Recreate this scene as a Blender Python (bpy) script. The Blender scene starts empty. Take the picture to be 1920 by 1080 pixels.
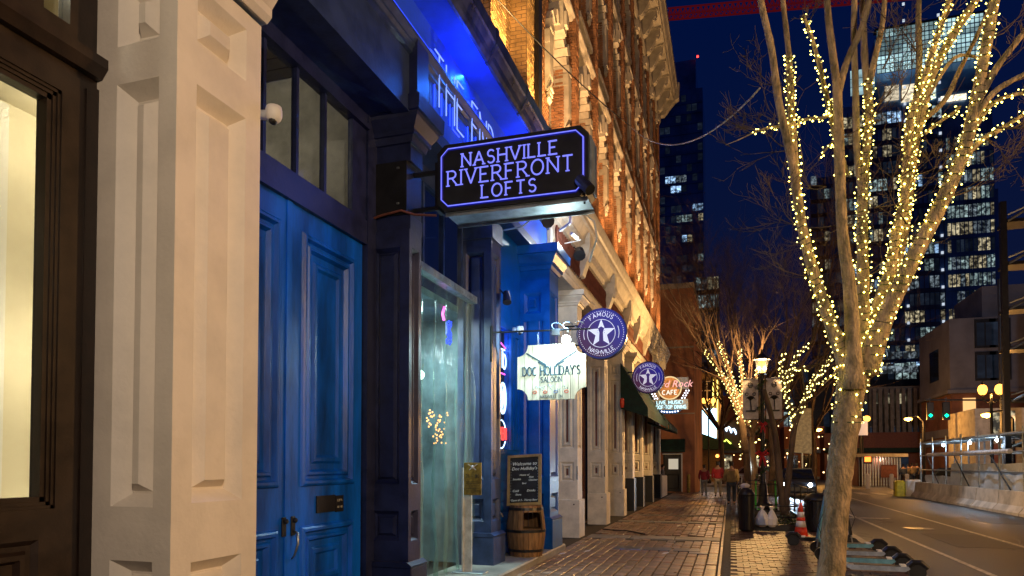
import bpy, math, random
from mathutils import Vector, Matrix
R = random.Random(7)
rad = math.radians
sc = bpy.context.scene
COL = sc.collection
# ------------------------------------------------------------------ camera, world, exposure
FPX = 1300.0; CAMH = 1.65; YAW = rad(17.5); PIT = rad(1.6); SHY = .153
cam_d = bpy.data.cameras.new('camera'); cam = bpy.data.objects.new('camera', cam_d); COL.objects.link(cam)
cam.location = (0, 0, CAMH); cam.rotation_euler = (rad(90) + PIT, 0, YAW)
cam_d.sensor_width = 36; cam_d.lens = FPX / 1920 * 36; cam_d.shift_y = SHY; cam_d.clip_end = 3000; cam_d.clip_start = .05
sc.camera = cam
w = bpy.data.worlds.new('World'); sc.world = w; w.use_nodes = True
wn = w.node_tree.nodes; wl = w.node_tree.links; bg = wn['Background']
sky = wn.new('ShaderNodeTexSky'); sky.sky_type = 'NISHITA'; sky.sun_disc = False
sky.sun_elevation = rad(-4.5); sky.sun_rotation = rad(120); sky.altitude = 100
mx = wn.new('ShaderNodeMix'); mx.data_type = 'RGBA'; mx.blend_type = 'MULTIPLY'; mx.inputs[0].default_value = 1
mx.inputs[7].default_value = (.12, .36, 1, 1)
wl.new(sky.outputs[0], mx.inputs[6]); 
ad = wn.new('ShaderNodeMix'); ad.data_type = 'RGBA'; ad.blend_type = 'ADD'; ad.inputs[0].default_value = 1
tcw = wn.new('ShaderNodeTexCoord'); sxw = wn.new('ShaderNodeSeparateXYZ'); wl.new(tcw.outputs['Generated'], sxw.inputs[0]); crw = wn.new('ShaderNodeValToRGB')
crw.color_ramp.elements[0].position = .0; crw.color_ramp.elements[0].color = (.035, .05, .16, 1); crw.color_ramp.elements[1].position = .55; crw.color_ramp.elements[1].color = (.001, .03, .26, 1); wl.new(sxw.outputs[2], crw.inputs[0]); wl.new(crw.outputs[0], ad.inputs[7])
wl.new(mx.outputs[2], ad.inputs[6]); wl.new(ad.outputs[2], bg.inputs[0]); bg.inputs[1].default_value = .15
sc.view_settings.view_transform = 'Standard'; sc.view_settings.look = 'None'; sc.view_settings.gamma = 1
sc.view_settings.exposure = 0.0; sc.view_settings.use_curve_mapping = False
sc.render.engine = 'CYCLES'
cy = sc.cycles
cy.use_denoising = True; cy.sample_clamp_indirect = 2.5; cy.sample_clamp_direct = 0; cy.max_bounces = 5
cy.diffuse_bounces = 2; cy.glossy_bounces = 3; cy.transparent_max_bounces = 12; cy.transmission_bounces = 4
cy.caustics_reflective = False; cy.caustics_refractive = False; cy.use_light_tree = True
cy.use_adaptive_sampling = False

FWD = Vector((-math.sin(YAW) * math.cos(PIT), math.cos(YAW) * math.cos(PIT), math.sin(PIT)))
RGT = Vector((math.cos(YAW), math.sin(YAW), 0)); UPV = RGT.cross(FWD)
def at(px, py, Y):            # measured point of the photograph -> place in the street at distance Y
    d = FWD + RGT * ((px - 960) / FPX) + UPV * ((540 + SHY * 1920 - py) / FPX)
    return Vector((0, 0, CAMH)) + d * (Y / d.y)

# ------------------------------------------------------------------ materials
def mat(name, col, rough=.6, metal=0, var=.18, scale=6, bump=.15, bscale=None, spec=.5, coat=0, tex='noise', dark=None, stretch=(1, 1, 1), bdist=.01):
    m = bpy.data.materials.new(name); m.use_nodes = True
    n = m.node_tree.nodes; l = m.node_tree.links; p = n['Principled BSDF']
    p.inputs['Roughness'].default_value = rough; p.inputs['Metallic'].default_value = metal
    p.inputs['Specular IOR Level'].default_value = spec; p.inputs['Coat Weight'].default_value = coat
    tc = n.new('ShaderNodeTexCoord'); mp = n.new('ShaderNodeMapping'); mp.inputs['Scale'].default_value = stretch
    l.new(tc.outputs['Object'], mp.inputs[0])
    nz = n.new('ShaderNodeTexNoise'); nz.inputs['Scale'].default_value = scale; nz.inputs['Detail'].default_value = 6; nz.inputs['Roughness'].default_value = .62
    l.new(mp.outputs[0], nz.inputs['Vector'])
    cr = n.new('ShaderNodeValToRGB'); a = cr.color_ramp.elements
    d = dark or tuple(c * (1 - 2.2 * var) if c * (1 - 2.2 * var) > 0 else c * .3 for c in col)
    b = tuple(min(1, c * (1 + var)) for c in col)
    a[0].position = .3; a[0].color = (*d, 1); a[1].position = .62; a[1].color = (*b, 1)
    l.new(nz.outputs[0], cr.inputs[0])
    oi = n.new('ShaderNodeObjectInfo'); hs = n.new('ShaderNodeHueSaturation')
    mr = n.new('ShaderNodeMapRange'); mr.inputs[3].default_value = 1 - var * .6; mr.inputs[4].default_value = 1 + var * .6
    l.new(oi.outputs['Random'], mr.inputs[0]); l.new(mr.outputs[0], hs.inputs['Value']); l.new(cr.outputs[0], hs.inputs['Color'])
    l.new(hs.outputs[0], p.inputs['Base Color'])
    if bump:
        bz = n.new('ShaderNodeTexNoise'); bz.inputs['Scale'].default_value = bscale or scale * 6; bz.inputs['Detail'].default_value = 5
        l.new(mp.outputs[0], bz.inputs['Vector'])
        bp = n.new('ShaderNodeBump'); bp.inputs['Strength'].default_value = bump; bp.inputs['Distance'].default_value = bdist
        l.new(bz.outputs[0], bp.inputs['Height']); l.new(bp.outputs[0], p.inputs['Normal'])
        rr = n.new('ShaderNodeMapRange'); rr.inputs[3].default_value = max(.02, rough - .12); rr.inputs[4].default_value = min(1, rough + .14)
        l.new(nz.outputs[0], rr.inputs[0]); l.new(rr.outputs[0], p.inputs['Roughness'])
    return m
def emi(name, col, s, base=(.02, .02, .02)):
    m = bpy.data.materials.new(name); m.use_nodes = True; p = m.node_tree.nodes['Principled BSDF']
    p.inputs['Base Color'].default_value = (*base, 1); p.inputs['Emission Color'].default_value = (*col, 1); p.inputs['Emission Strength'].default_value = s
    return m
def litwin(name, col, s, sx=1.3, sz=9.0, lo=.05, thr=.48):
    # an office seen through its glass: ceiling light strips, furniture and blinds
    m = bpy.data.materials.new(name); m.use_nodes = True; n = m.node_tree.nodes; l = m.node_tree.links; p = n['Principled BSDF']
    p.inputs['Base Color'].default_value = (.02, .03, .05, 1); p.inputs['Roughness'].default_value = .15
    g = n.new('ShaderNodeNewGeometry'); mp = n.new('ShaderNodeMapping'); mp.inputs['Scale'].default_value = (sx, sx, sz / 4)
    l.new(g.outputs['Position'], mp.inputs[0])
    nz = n.new('ShaderNodeTexNoise'); nz.inputs['Scale'].default_value = .55; nz.inputs['Detail'].default_value = 4; nz.inputs['Roughness'].default_value = .7
    l.new(mp.outputs[0], nz.inputs['Vector'])
    cr = n.new('ShaderNodeValToRGB'); e = cr.color_ramp.elements
    e[0].position = thr - .03; e[0].color = (lo, lo, lo, 1); e[1].position = thr + .13; e[1].color = (1, 1, 1, 1)
    l.new(nz.outputs[0], cr.inputs[0])
    oi = n.new('ShaderNodeObjectInfo'); mr = n.new('ShaderNodeMapRange'); mr.inputs[3].default_value = s * .3; mr.inputs[4].default_value = s * 1.3
    l.new(oi.outputs['Random'], mr.inputs[0])
    mu = n.new('ShaderNodeMix'); mu.data_type = 'RGBA'; mu.blend_type = 'MULTIPLY'; mu.inputs[0].default_value = 1
    l.new(cr.outputs[0], mu.inputs[6]); mu.inputs[7].default_value = (*col, 1)
    l.new(mu.outputs[2], p.inputs['Emission Color']); l.new(mr.outputs[0], p.inputs['Emission Strength'])
    return m
def glass(name, col=(.9, .95, 1), rough=.03, alpha=.25, spec=.5):
    m = bpy.data.materials.new(name); m.use_nodes = True; n = m.node_tree.nodes; l = m.node_tree.links
    p = n['Principled BSDF']; out = n['Material Output']
    p.inputs['Base Color'].default_value = (.02, .025, .03, 1); p.inputs['Roughness'].default_value = rough; p.inputs['Specular IOR Level'].default_value = spec
    t = n.new('ShaderNodeBsdfTransparent'); t.inputs[0].default_value = (*col, 1); mi = n.new('ShaderNodeMixShader'); mi.inputs[0].default_value = alpha
    l.new(t.outputs[0], mi.inputs[1]); l.new(p.outputs[0], mi.inputs[2]); l.new(mi.outputs[0], out.inputs[0])
    return m

M = {}
M['cream'] = mat('cream_paint', (.76, .69, .61), .5, var=.045, scale=3, bump=.25, bscale=30)
M['brown'] = mat('dark_brown_paint', (.022, .012, .008), .35, var=.2, scale=8, bump=.1, bscale=60)
M['navy'] = mat('navy_paint', (.016, .022, .075), .38, var=.2, scale=5, bump=.25, bscale=25)
M['navy2'] = mat('slate_blue_paint', (.028, .05, .13), .4, var=.2, scale=5, bump=.25, bscale=25)
M['blue'] = mat('blue_door_paint', (.0, .10, .60), .36, var=.3, scale=3, bump=.2, bscale=28, stretch=(1, 1, .25))
M['ledblue'] = mat('blue_glow_paint', (.02, .10, .7), .45, var=.1, scale=3, bump=.2)  # blue LED glow on soffit and frieze is put into this colour
M['docblue'] = mat('blue_bay_paint', (.0, .075, .32), .35, var=.15, scale=4, bump=.2)
M['cast'] = mat('cast_iron_cream', (.74, .68, .58), .5, var=.1, scale=4, bump=.3, bscale=22)
M['rust'] = mat('red_brown_inset', (.16, .05, .03), .6)
M['stone'] = mat('carved_stone', (.56, .50, .42), .75, var=.16, scale=3, bump=.4, bscale=18)
M['stoned'] = mat('dull_stone', (.40, .36, .29), .8, var=.18, scale=2, bump=.4)
M['brick'] = mat('red_brick', (.38, .18, .085), .85, var=.28, scale=2.5, bump=.5, bscale=40)
M['brickt'] = mat('tan_brick', (.42, .25, .10), .85, var=.25, scale=2.5, bump=.5, bscale=40)
M['mortar'] = mat('mortar', (.17, .11, .07), .95, var=.2, scale=6, bump=.4)
M['brickflat'] = mat('painted_brick_wall', (.48, .20, .10), .85, var=.2, scale=.6, bump=.4, bscale=20)
M['wood'] = mat('weathered_boards', (.62, .56, .42), .6, var=.2, scale=4, bump=.2, stretch=(3, 3, .3))
M['stave'] = mat('oak_stave', (.24, .13, .055), .65, var=.3, scale=5, bump=.5, bscale=25, stretch=(4, 4, .4))
M['metal'] = mat('grey_steel', (.32, .34, .36), .35, .9, var=.1, scale=5, bump=.1)
M['galv'] = mat('galvanised_sheet', (.45, .5, .52), .38, .8, var=.18, scale=6, bump=.15)
M['black'] = mat('black_metal', (.012, .012, .014), .4, var=.2, bump=.1)
M['gutter'] = mat('gutter_metal', (.08, .10, .14), .3, .6, var=.3, scale=4, bump=.3)
M['glassd'] = mat('dark_window_glass', (.012, .016, .022), .06, var=.1, bump=0, spec=.8)
M['glassb'] = mat('blue_curtain_glass', (.10, .22, .48), .12, var=.35, scale=.08, bump=0, spec=.8)
M['glass'] = glass('window_glass', alpha=.16)
M['white'] = mat('white_plastic', (.75, .75, .75), .4, var=.05, bump=.05)
M['asphalt'] = mat('asphalt', (.045, .040, .035), .5, var=.3, scale=.5, bump=.8, bscale=60, bdist=.02)
M['joint'] = mat('sand_joint', (.035, .028, .022), .95, var=.3, scale=20, bump=.3)
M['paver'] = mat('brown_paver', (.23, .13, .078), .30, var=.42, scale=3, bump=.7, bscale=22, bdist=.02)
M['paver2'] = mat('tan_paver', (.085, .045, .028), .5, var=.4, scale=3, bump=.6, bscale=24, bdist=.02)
M['conc'] = mat('concrete', (.26, .235, .19), .6, var=.2, scale=2, bump=.4, bscale=30)
M['barrier'] = mat('barrier_concrete', (.6, .55, .48), .85, var=.22, scale=1.2, bump=.4)
M['paint'] = mat('road_paint', (.42, .40, .33), .6, var=.3, scale=9, bump=.2, dark=(.09, .085, .07))
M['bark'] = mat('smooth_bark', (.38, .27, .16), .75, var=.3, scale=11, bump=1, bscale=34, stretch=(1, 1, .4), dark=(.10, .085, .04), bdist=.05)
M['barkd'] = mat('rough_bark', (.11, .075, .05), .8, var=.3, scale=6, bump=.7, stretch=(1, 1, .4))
M['twig'] = mat('bare_twigs', (.085, .055, .04), .85, var=.3, bump=0)
M['wire'] = mat('green_wire', (.03, .05, .02), .5, bump=0)
M['bulb'] = emi('warm_fairy_bulb', (1, .80, .14), 12)
M['bulb2'] = emi('warm_fairy_bulb_small', (1, .86, .25), 7)
M['bulbm'] = emi('warm_fairy_bulb_mid', (1, .78, .12), 26); M['bulbd'] = emi('warm_fairy_bulb_faint', (1, .8, .22), 4)
M['orange'] = mat('cone_orange', (.8, .06, .02), .45, var=.15, bump=.1)
M['tarp'] = mat('white_tarp', (.55, .60, .66), .5, var=.12, scale=1.5, bump=.6, bscale=3, bdist=.06)
M['awn'] = mat('green_canvas', (.006, .03, .022), .8, var=.3, bump=.4)
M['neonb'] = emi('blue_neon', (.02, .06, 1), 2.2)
M['neonl'] = emi('pale_blue_neon', (.19, .21, 1), 1.3)
M['neonh'] = emi('blue_halo_glow', (.0, .01, .5), .5)
M['neont'] = emi('blue_white_tube', (.22, .34, 1), 1.5)
M['neonw'] = emi('white_neon', (.55, .75, 1), 5)
M['neonr'] = emi('red_neon', (1, .04, .03), 5)
M['neonp'] = emi('pink_neon', (1, .1, .6), 4)
M['lampg'] = emi('sodium_globe', (1, .40, .02), 45)
M['lampkey'] = emi('sodium_lantern_glass', (1, .48, .12), 900)
M['lampback'] = emi('lantern_back', (1, .66, .36), 1500)
M['warmroom'] = mat('cream_room_wall', (.72, .6, .36), .7, var=.06, scale=2, bump=.1)
M['blind'] = mat('woven_blind', (.80, .72, .55), .8, var=.05, scale=1.5, bump=.4, bscale=140)
M['skin'] = mat('skin', (.35, .2, .14), .6, bump=0)

lg_ = bpy.data.materials.new('lamp_globe_glass'); lg_.use_nodes = True; n_ = lg_.node_tree.nodes; n_.remove(n_['Principled BSDF'])
t_ = n_.new('ShaderNodeBsdfTransparent'); e_ = n_.new('ShaderNodeEmission'); e_.inputs[0].default_value = (1, .38, .05, 1); e_.inputs[1].default_value = 7; m_ = n_.new('ShaderNodeMixShader'); m_.inputs[0].default_value = .5
lg_.node_tree.links.new(t_.outputs[0], m_.inputs[1]); lg_.node_tree.links.new(e_.outputs[0], m_.inputs[2]); lg_.node_tree.links.new(m_.outputs[0], n_['Material Output'].inputs[0]); M['lampglobe'] = lg_
# ------------------------------------------------------------------ mesh builder
class MB:
    def __init__(s): s.v = []; s.f = []; s.m = []; s.k = 0
    def add(s, vs, fs):
        b = len(s.v); s.v += [tuple(v) for v in vs]
        for f in fs: s.f.append([b + i for i in f]); s.m.append(s.k)
        return s
    def box(s, x0, x1, y0, y1, z0, z1):
        return s.add([(x0, y0, z0), (x1, y0, z0), (x1, y1, z0), (x0, y1, z0), (x0, y0, z1), (x1, y0, z1), (x1, y1, z1), (x0, y1, z1)],
                     [(0, 3, 2, 1), (4, 5, 6, 7), (0, 1, 5, 4), (1, 2, 6, 5), (2, 3, 7, 6), (3, 0, 4, 7)])
    def bbox(s, x0, x1, y0, y1, z0, z1, c=.01):    # box with chamfered top and vertical edges
        ring = lambda q, z: [(x0 + q, y0, z), (x1 - q, y0, z), (x1, y0 + q, z), (x1, y1 - q, z), (x1 - q, y1, z), (x0 + q, y1, z), (x0, y1 - q, z), (x0, y0 + q, z)]
        top = [(x0 + c * 1.2, y0 + c, z1), (x1 - c * 1.2, y0 + c, z1), (x1 - c, y0 + c * 1.2, z1), (x1 - c, y1 - c * 1.2, z1), (x1 - c * 1.2, y1 - c, z1), (x0 + c * 1.2, y1 - c, z1), (x0 + c, y1 - c * 1.2, z1), (x0 + c, y0 + c * 1.2, z1)]
        vs = ring(c, z0) + ring(c, z1 - c) + top
        fs = [tuple(range(16, 24)), tuple(range(7, -1, -1))]
        for k in (0, 8):
            for i in range(8): fs.append((k + i, k + (i + 1) % 8, k + 8 + (i + 1) % 8, k + 8 + i))
        return s.add(vs, fs)
    def beam(s, a, b, w, h=None, up=(0, 0, 1)):
        a = Vector(a); b = Vector(b); h = h or w; d = (b - a).normalized(); u = Vector(up)
        if abs(d.dot(u)) > .95: u = Vector((0, 1, 0))
        r = d.cross(u).normalized() * w / 2; t = r.cross(d).normalized() * h / 2
        vs = [a - r - t, a + r - t, a + r + t, a - r + t, b - r - t, b + r - t, b + r + t, b - r + t]
        return s.add(vs, [(0, 3, 2, 1), (4, 5, 6, 7), (0, 1, 5, 4), (1, 2, 6, 5), (2, 3, 7, 6), (3, 0, 4, 7)])
    def tube(s, pts, r, n=6, cap=True):
        pts = [Vector(p) for p in pts]; rs = r if isinstance(r, (list, tuple)) else [r] * len(pts); b = len(s.v); ref = None
        for i, p in enumerate(pts):
            t = (pts[min(i + 1, len(pts) - 1)] - pts[max(i - 1, 0)]); t = t.normalized() if t.length > 1e-9 else Vector((0, 0, 1))
            if ref is None: ref = Vector((1, 0, 0)) if abs(t.x) < .8 else Vector((0, 0, 1))
            u = (ref - t * ref.dot(t)).normalized(); ref = u; v = t.cross(u)
            for k in range(n):
                a = 2 * math.pi * k / n; s.v.append(tuple(p + (u * math.cos(a) + v * math.sin(a)) * rs[i]))
        for i in range(len(pts) - 1):
            for k in range(n):
                s.f.append([b + i * n + k, b + i * n + (k + 1) % n, b + (i + 1) * n + (k + 1) % n, b + (i + 1) * n + k]); s.m.append(s.k)
        if cap:
            s.f.append([b + k for k in range(n)][::-1]); s.m.append(s.k); e = b + (len(pts) - 1) * n; s.f.append([e + k for k in range(n)]); s.m.append(s.k)
        return s
    def lathe(s, c, prof, n=16, sx=1, sy=1):
        c = Vector(c); b = len(s.v)
        for r, z in prof:
            for k in range(n): a = 2 * math.pi * k / n; s.v.append((c.x + r * math.cos(a) * sx, c.y + r * math.sin(a) * sy, c.z + z))
        for i in range(len(prof) - 1):
            for k in range(n): s.f.append([b + i * n + k, b + i * n + (k + 1) % n, b + (i + 1) * n + (k + 1) % n, b + (i + 1) * n + k]); s.m.append(s.k)
        s.f.append([b + k for k in range(n)][::-1]); e = b + (len(prof) - 1) * n; s.f.append([e + k for k in range(n)]); s.m += [s.k, s.k]
        return s
    def ball(s, c, r, n=8, q=5):
        return s.lathe(c, [(r * math.sin(math.pi * i / q) + 1e-4, -r * math.cos(math.pi * i / q)) for i in range(q + 1)], n)
    def prism(s, poly, o, u, v, d):        # polygon in (u,v) at o pushed along vector d
        o = Vector(o); u = Vector(u); v = Vector(v); d = Vector(d); n = len(poly)
        a = [o + u * p[0] + v * p[1] for p in poly]; b = [p + d for p in a]
        return s.add(a + b, [tuple(range(n))[::-1], tuple(range(n, 2 * n))] + [(i, (i + 1) % n, n + (i + 1) % n, n + i) for i in range(n)])
    def quad(s, a, b, c, d): return s.add([a, b, c, d], [(0, 1, 2, 3)])
    def panel(s, o, u, v, n, W, H, rects, prof):
        o = Vector(o); u = Vector(u); v = Vector(v); n = Vector(n)
        P = lambda a, b, d=0: o + u * a + v * b + n * d
        def q(a0, a1, b0, b1):
            if a1 - a0 > 1e-6 and b1 - b0 > 1e-6: s.quad(P(a0, b0), P(a1, b0), P(a1, b1), P(a0, b1))
        cur = 0
        for (a0, a1, b0, b1) in sorted(rects, key=lambda t: t[2]):
            q(0, W, cur, b0); q(0, a0, b0, b1); q(a1, W, b0, b1); cur = b1
            pr = [(a0, a1, b0, b1, 0)]; mi = min(a1 - a0, b1 - b0) / 2
            for (ins, dep) in prof:
                ins = min(ins, mi * .98); pr.append((a0 + ins, a1 - ins, b0 + ins, b1 - ins, dep))
            for A, B in zip(pr, pr[1:]):
                ca = [P(A[0], A[2], A[4]), P(A[1], A[2], A[4]), P(A[1], A[3], A[4]), P(A[0], A[3], A[4])]
                cb = [P(B[0], B[2], B[4]), P(B[1], B[2], B[4]), P(B[1], B[3], B[4]), P(B[0], B[3], B[4])]
                for i in range(4): s.quad(ca[i], ca[(i + 1) % 4], cb[(i + 1) % 4], cb[i])
            s.quad(*cb)
        q(0, W, cur, H)
        return s
    def pilaster(s, x0, x1, y0, y1, z0, z1, side, front, prof):
        # side rects given in X,Z world, front rects in Y,Z world
        s.panel((x0, y0, z0), (1, 0, 0), (0, 0, 1), (0, -1, 0), x1 - x0, z1 - z0, [(a - x0, b - x0, c - z0, d - z0) for a, b, c, d in side], prof)
        s.panel((x1, y0, z0), (0, 1, 0), (0, 0, 1), (1, 0, 0), y1 - y0, z1 - z0, [(a - y0, b - y0, c - z0, d - z0) for a, b, c, d in front], prof)
        s.quad((x0, y1, z0), (x1, y1, z0), (x1, y1, z1), (x0, y1, z1)); s.quad((x0, y0, z0), (x0, y1, z0), (x0, y1, z1), (x0, y0, z1))
        s.quad((x0, y0, z1), (x1, y0, z1), (x1, y1, z1), (x0, y1, z1)); s.quad((x0, y0, z0), (x1, y0, z0), (x1, y1, z0), (x0, y1, z0))
        return s
    def run(s, prof, y0, y1):               # profile in (x,z), swept along the street
        return s.prism([(x, z) for x, z in prof], (0, y0, 0), (1, 0, 0), (0, 0, 1), (0, y1 - y0, 0))
    def build(s, name, m, parent=None, smooth=False, kind=None, label=None):
        org = parent_world(parent)
        me = bpy.data.meshes.new(name); me.from_pydata([(x - org[0], y - org[1], z - org[2]) for x, y, z in s.v], [], s.f)
        ms = m if isinstance(m, (list, tuple)) else [m]
        for q in ms: me.materials.append(M[q] if isinstance(q, str) else q)
        if len(ms) > 1: me.polygons.foreach_set('material_index', s.m)
        if smooth: me.polygons.foreach_set('use_smooth', [True] * len(me.polygons))
        me.update(); o = bpy.data.objects.new(name, me); COL.objects.link(o)
        if parent: o.parent = parent
        if kind: o['kind'] = kind
        if label: o['label'] = label
        return o
def parent_world(p):
    t = Vector((0, 0, 0))
    while p is not None: t += p.location; p = p.parent
    return t
def thing(name, label, cat, loc=(0, 0, 0), group=None):
    o = bpy.data.objects.new(name, None); o.location = loc; COL.objects.link(o); o.empty_display_size = .1
    return tag(o, label, cat, group)
def tag(o, label, cat, group=None):
    o['label'] = label; o['category'] = cat
    if group: o['group'] = group
    return o
def copy_tree(o, loc=None, parent=None, rz=None):
    c = o.copy(); COL.objects.link(c)
    if parent: c.parent = parent
    if loc is not None: c.location = loc
    if rz is not None: c.rotation_euler = (0, 0, rz)
    for ch in list(o.children): copy_tree(ch, None, c)
    return c
def copies_at(proto, places, parent):       # shared-mesh copies of one part
    out = []
    for p in places: c = proto.copy(); c.location = p; COL.objects.link(c); c.parent = parent; out.append(c)
    return out

# ------------------------------------------------------------------ stroke lettering
def arc(cx, cy, rx, ry, a0, a1, n=8): return [(cx + rx * math.cos(rad(a0 + (a1 - a0) * i / n)), cy + ry * math.sin(rad(a0 + (a1 - a0) * i / n))) for i in range(n + 1)]
G = {
 'A': (.78, [[(0, 0), (.39, 1), (.78, 0)], [(.14, .36), (.64, .36)]]), 'B': (.6, [[(0, 0), (0, 1), (.3, 1)] + arc(.3, .76, .26, .24, 90, -90) + [(0, .52)], [(.3, .52)] + arc(.3, .26, .3, .26, 90, -90) + [(0, 0)]]),
 'C': (.7, [arc(.38, .5, .38, .5, 50, 310, 14)]), 'D': (.68, [[(0, 0), (0, 1), (.25, 1)] + arc(.25, .5, .42, .5, 90, -90, 10) + [(0, 0)]]),
 'E': (.56, [[(.56, 1), (0, 1), (0, 0), (.58, 0)], [(0, .52), (.42, .52)]]), 'F': (.54, [[(.55, 1), (0, 1), (0, 0)], [(0, .52), (.4, .52)]]),
 'G': (.74, [arc(.38, .5, .38, .5, 50, 330, 14) + [(.72, .45), (.45, .45)]]), 'H': (.68, [[(0, 0), (0, 1)], [(.68, 0), (.68, 1)], [(0, .52), (.68, .52)]]),
 'I': (.06, [[(.03, 0), (.03, 1)]]), 'K': (.64, [[(0, 0), (0, 1)], [(.62, 1), (0, .42)], [(.2, .6), (.64, 0)]]), 'L': (.52, [[(0, 1), (0, 0), (.54, 0)]]),
 'M': (.84, [[(0, 0), (0, 1), (.42, .25), (.84, 1), (.84, 0)]]), 'N': (.7, [[(0, 0), (0, 1), (.7, 0), (.7, 1)]]), 'O': (.8, [arc(.4, .5, .4, .5, 0, 360, 18)]),
 'P': (.58, [[(0, 0), (0, 1), (.3, 1)] + arc(.3, .74, .27, .26, 90, -90) + [(0, .48)]]), 'R': (.64, [[(0, 0), (0, 1), (.3, 1)] + arc(.3, .75, .27, .25, 90, -90) + [(0, .5)], [(.28, .5), (.66, 0)]]),
 'S': (.56, [arc(.28, .75, .25, .25, 30, 250, 9) + arc(.28, .26, .27, .26, 80, -150, 9)]), 'T': (.66, [[(.33, 0), (.33, 1)], [(0, 1), (.66, 1)]]),
 'U': (.66, [[(0, 1), (0, .33)] + arc(.33, .33, .33, .33, 180, 360, 10) + [(.66, 1)]]), 'V': (.76, [[(0, 1), (.38, 0), (.76, 1)]]), 'W': (1, [[(0, 1), (.25, 0), (.5, .9), (.75, 0), (1, 1)]]),
 'Y': (.7, [[(0, 1), (.35, .48), (.7, 1)], [(.35, .48), (.35, 0)]]), "'": (.1, [[(.06, 1), (.03, .78)]]), '!': (.08, [[(.04, 1), (.04, .3)], [(.04, .08), (.04, 0)]]), '-': (.3, [[(0, .5), (.3, .5)]]), ' ': (.35, []),
 '1': (.3, [[(.05, .8), (.22, 1), (.22, 0)]]), '2': (.54, [arc(.27, .73, .26, .27, 160, -20, 8) + [(.02, 0), (.56, 0)]]), '.': (.08, [[(.02, 0), (.05, .04)]]), '8': (.5, [arc(.25, .75, .21, .24, 0, 360, 12), arc(.25, .26, .25, .26, 0, 360, 12)]), '0': (.5, [arc(.25, .5, .25, .5, 0, 360, 14)]),
}
SER = {'A': [(0, 0), (.78, 0)], 'H': [(0, 0), (0, 1), (.68, 0), (.68, 1)], 'I': [(.03, 0), (.03, 1)], 'N': [(0, 0), (0, 1), (.7, 1)], 'V': [(0, 1), (.76, 1)], 'R': [(0, 0), (0, 1), (.68, 0)], 'F': [(0, 0), (0, 1)], 'T': [(.33, 0)], 'L': [(0, 1), (0, 0)], 'E': [(0, 0), (0, 1)], 'D': [(0, 0), (0, 1)], 'P': [(0, 0)], 'Y': [(0, 1), (.7, 1), (.35, 0)], 'M': [(0, 0), (.84, 0)], 'K': [(0, 0), (0, 1), (.64, 0)]}
def twidth(s, gap=.26): return sum(G[c][0] + gap for c in s) - gap
def text(mb, s, o, u, v, h, r, gap=.26, serif=False, xs=1, center=True, n=5, ring=None):
    o = Vector(o); u = Vector(u); v = Vector(v); W = twidth(s, gap) * h * xs
    x = -W / 2 if center else 0
    for c in s:
        gw, st = G[c]; wd = gw * h * xs
        if ring:                            # ring=(radius, mid angle in degrees, flip)
            rd, mid, flip = ring; a = rad(mid) + (-(x + wd / 2) if not flip else (x + wd / 2)) / rd
            cu = u * math.cos(a) + v * math.sin(a)
            eu = (u * math.sin(a) - v * math.cos(a)) * (1 if not flip else -1); ev = cu * (1 if not flip else -1); base = o + cu * rd - eu * wd / 2
            P = lambda p: base + eu * p[0] * h * xs + ev * p[1] * h
        else:
            bx = x; P = lambda p: o + u * (bx + p[0] * h * xs) + v * p[1] * h
        for pl in st:
            if len(pl) > 7: mb.tube([P(p) for p in pl], r, n)
            else:
                for p, q in zip(pl, pl[1:]): mb.tube([P(p), P(q)], r, n)
        if serif:
            for (a, b) in SER.get(c, []): mb.tube([P((a - .13, b)), P((a + .13, b))], r * .75, n)
        x += wd + gap * h * xs
    return mb
def bftext(mb, s, o, u, v, h, depth=.002, shear=0, center=True):
    cu = bpy.data.curves.new('t', 'FONT'); cu.body = s; cu.size = h * 1.35; cu.extrude = depth; cu.shear = shear; cu.align_x = 'CENTER' if center else 'LEFT'; cu.resolution_u = 2
    ob = bpy.data.objects.new('t', cu); me = bpy.data.meshes.new_from_object(ob)
    o = Vector(o); u = Vector(u); v = Vector(v); nn = u.cross(v)
    mb.add([o + u * q.co.x + v * q.co.y + nn * q.co.z for q in me.vertices], [tuple(p.vertices) for p in me.polygons])
    bpy.data.objects.remove(ob); bpy.data.curves.remove(cu); bpy.data.meshes.remove(me)
    return mb
XU = (1, 0, 0); ZU = (0, 0, 1); YU = (0, 1, 0)
def lamp(name, kind, loc, energy, col, target=None, size=.1, spot=60, parent=None):
    d = bpy.data.lights.new(name, kind); d.energy = energy; d.color = col
    if kind == 'AREA': d.shape = 'RECTANGLE'; d.size = size[0]; d.size_y = size[1]
    else: d.shadow_soft_size = size
    if kind == 'SPOT': d.spot_size = rad(spot); d.spot_blend = .8
    o = bpy.data.objects.new(name, d); o.location = Vector(loc) - parent_world(parent); COL.objects.link(o)
    if parent: o.parent = parent
    if target is not None: o.rotation_euler = (Vector(target) - Vector(loc)).to_track_quat('-Z', 'Y').to_euler()
    return o

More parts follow.
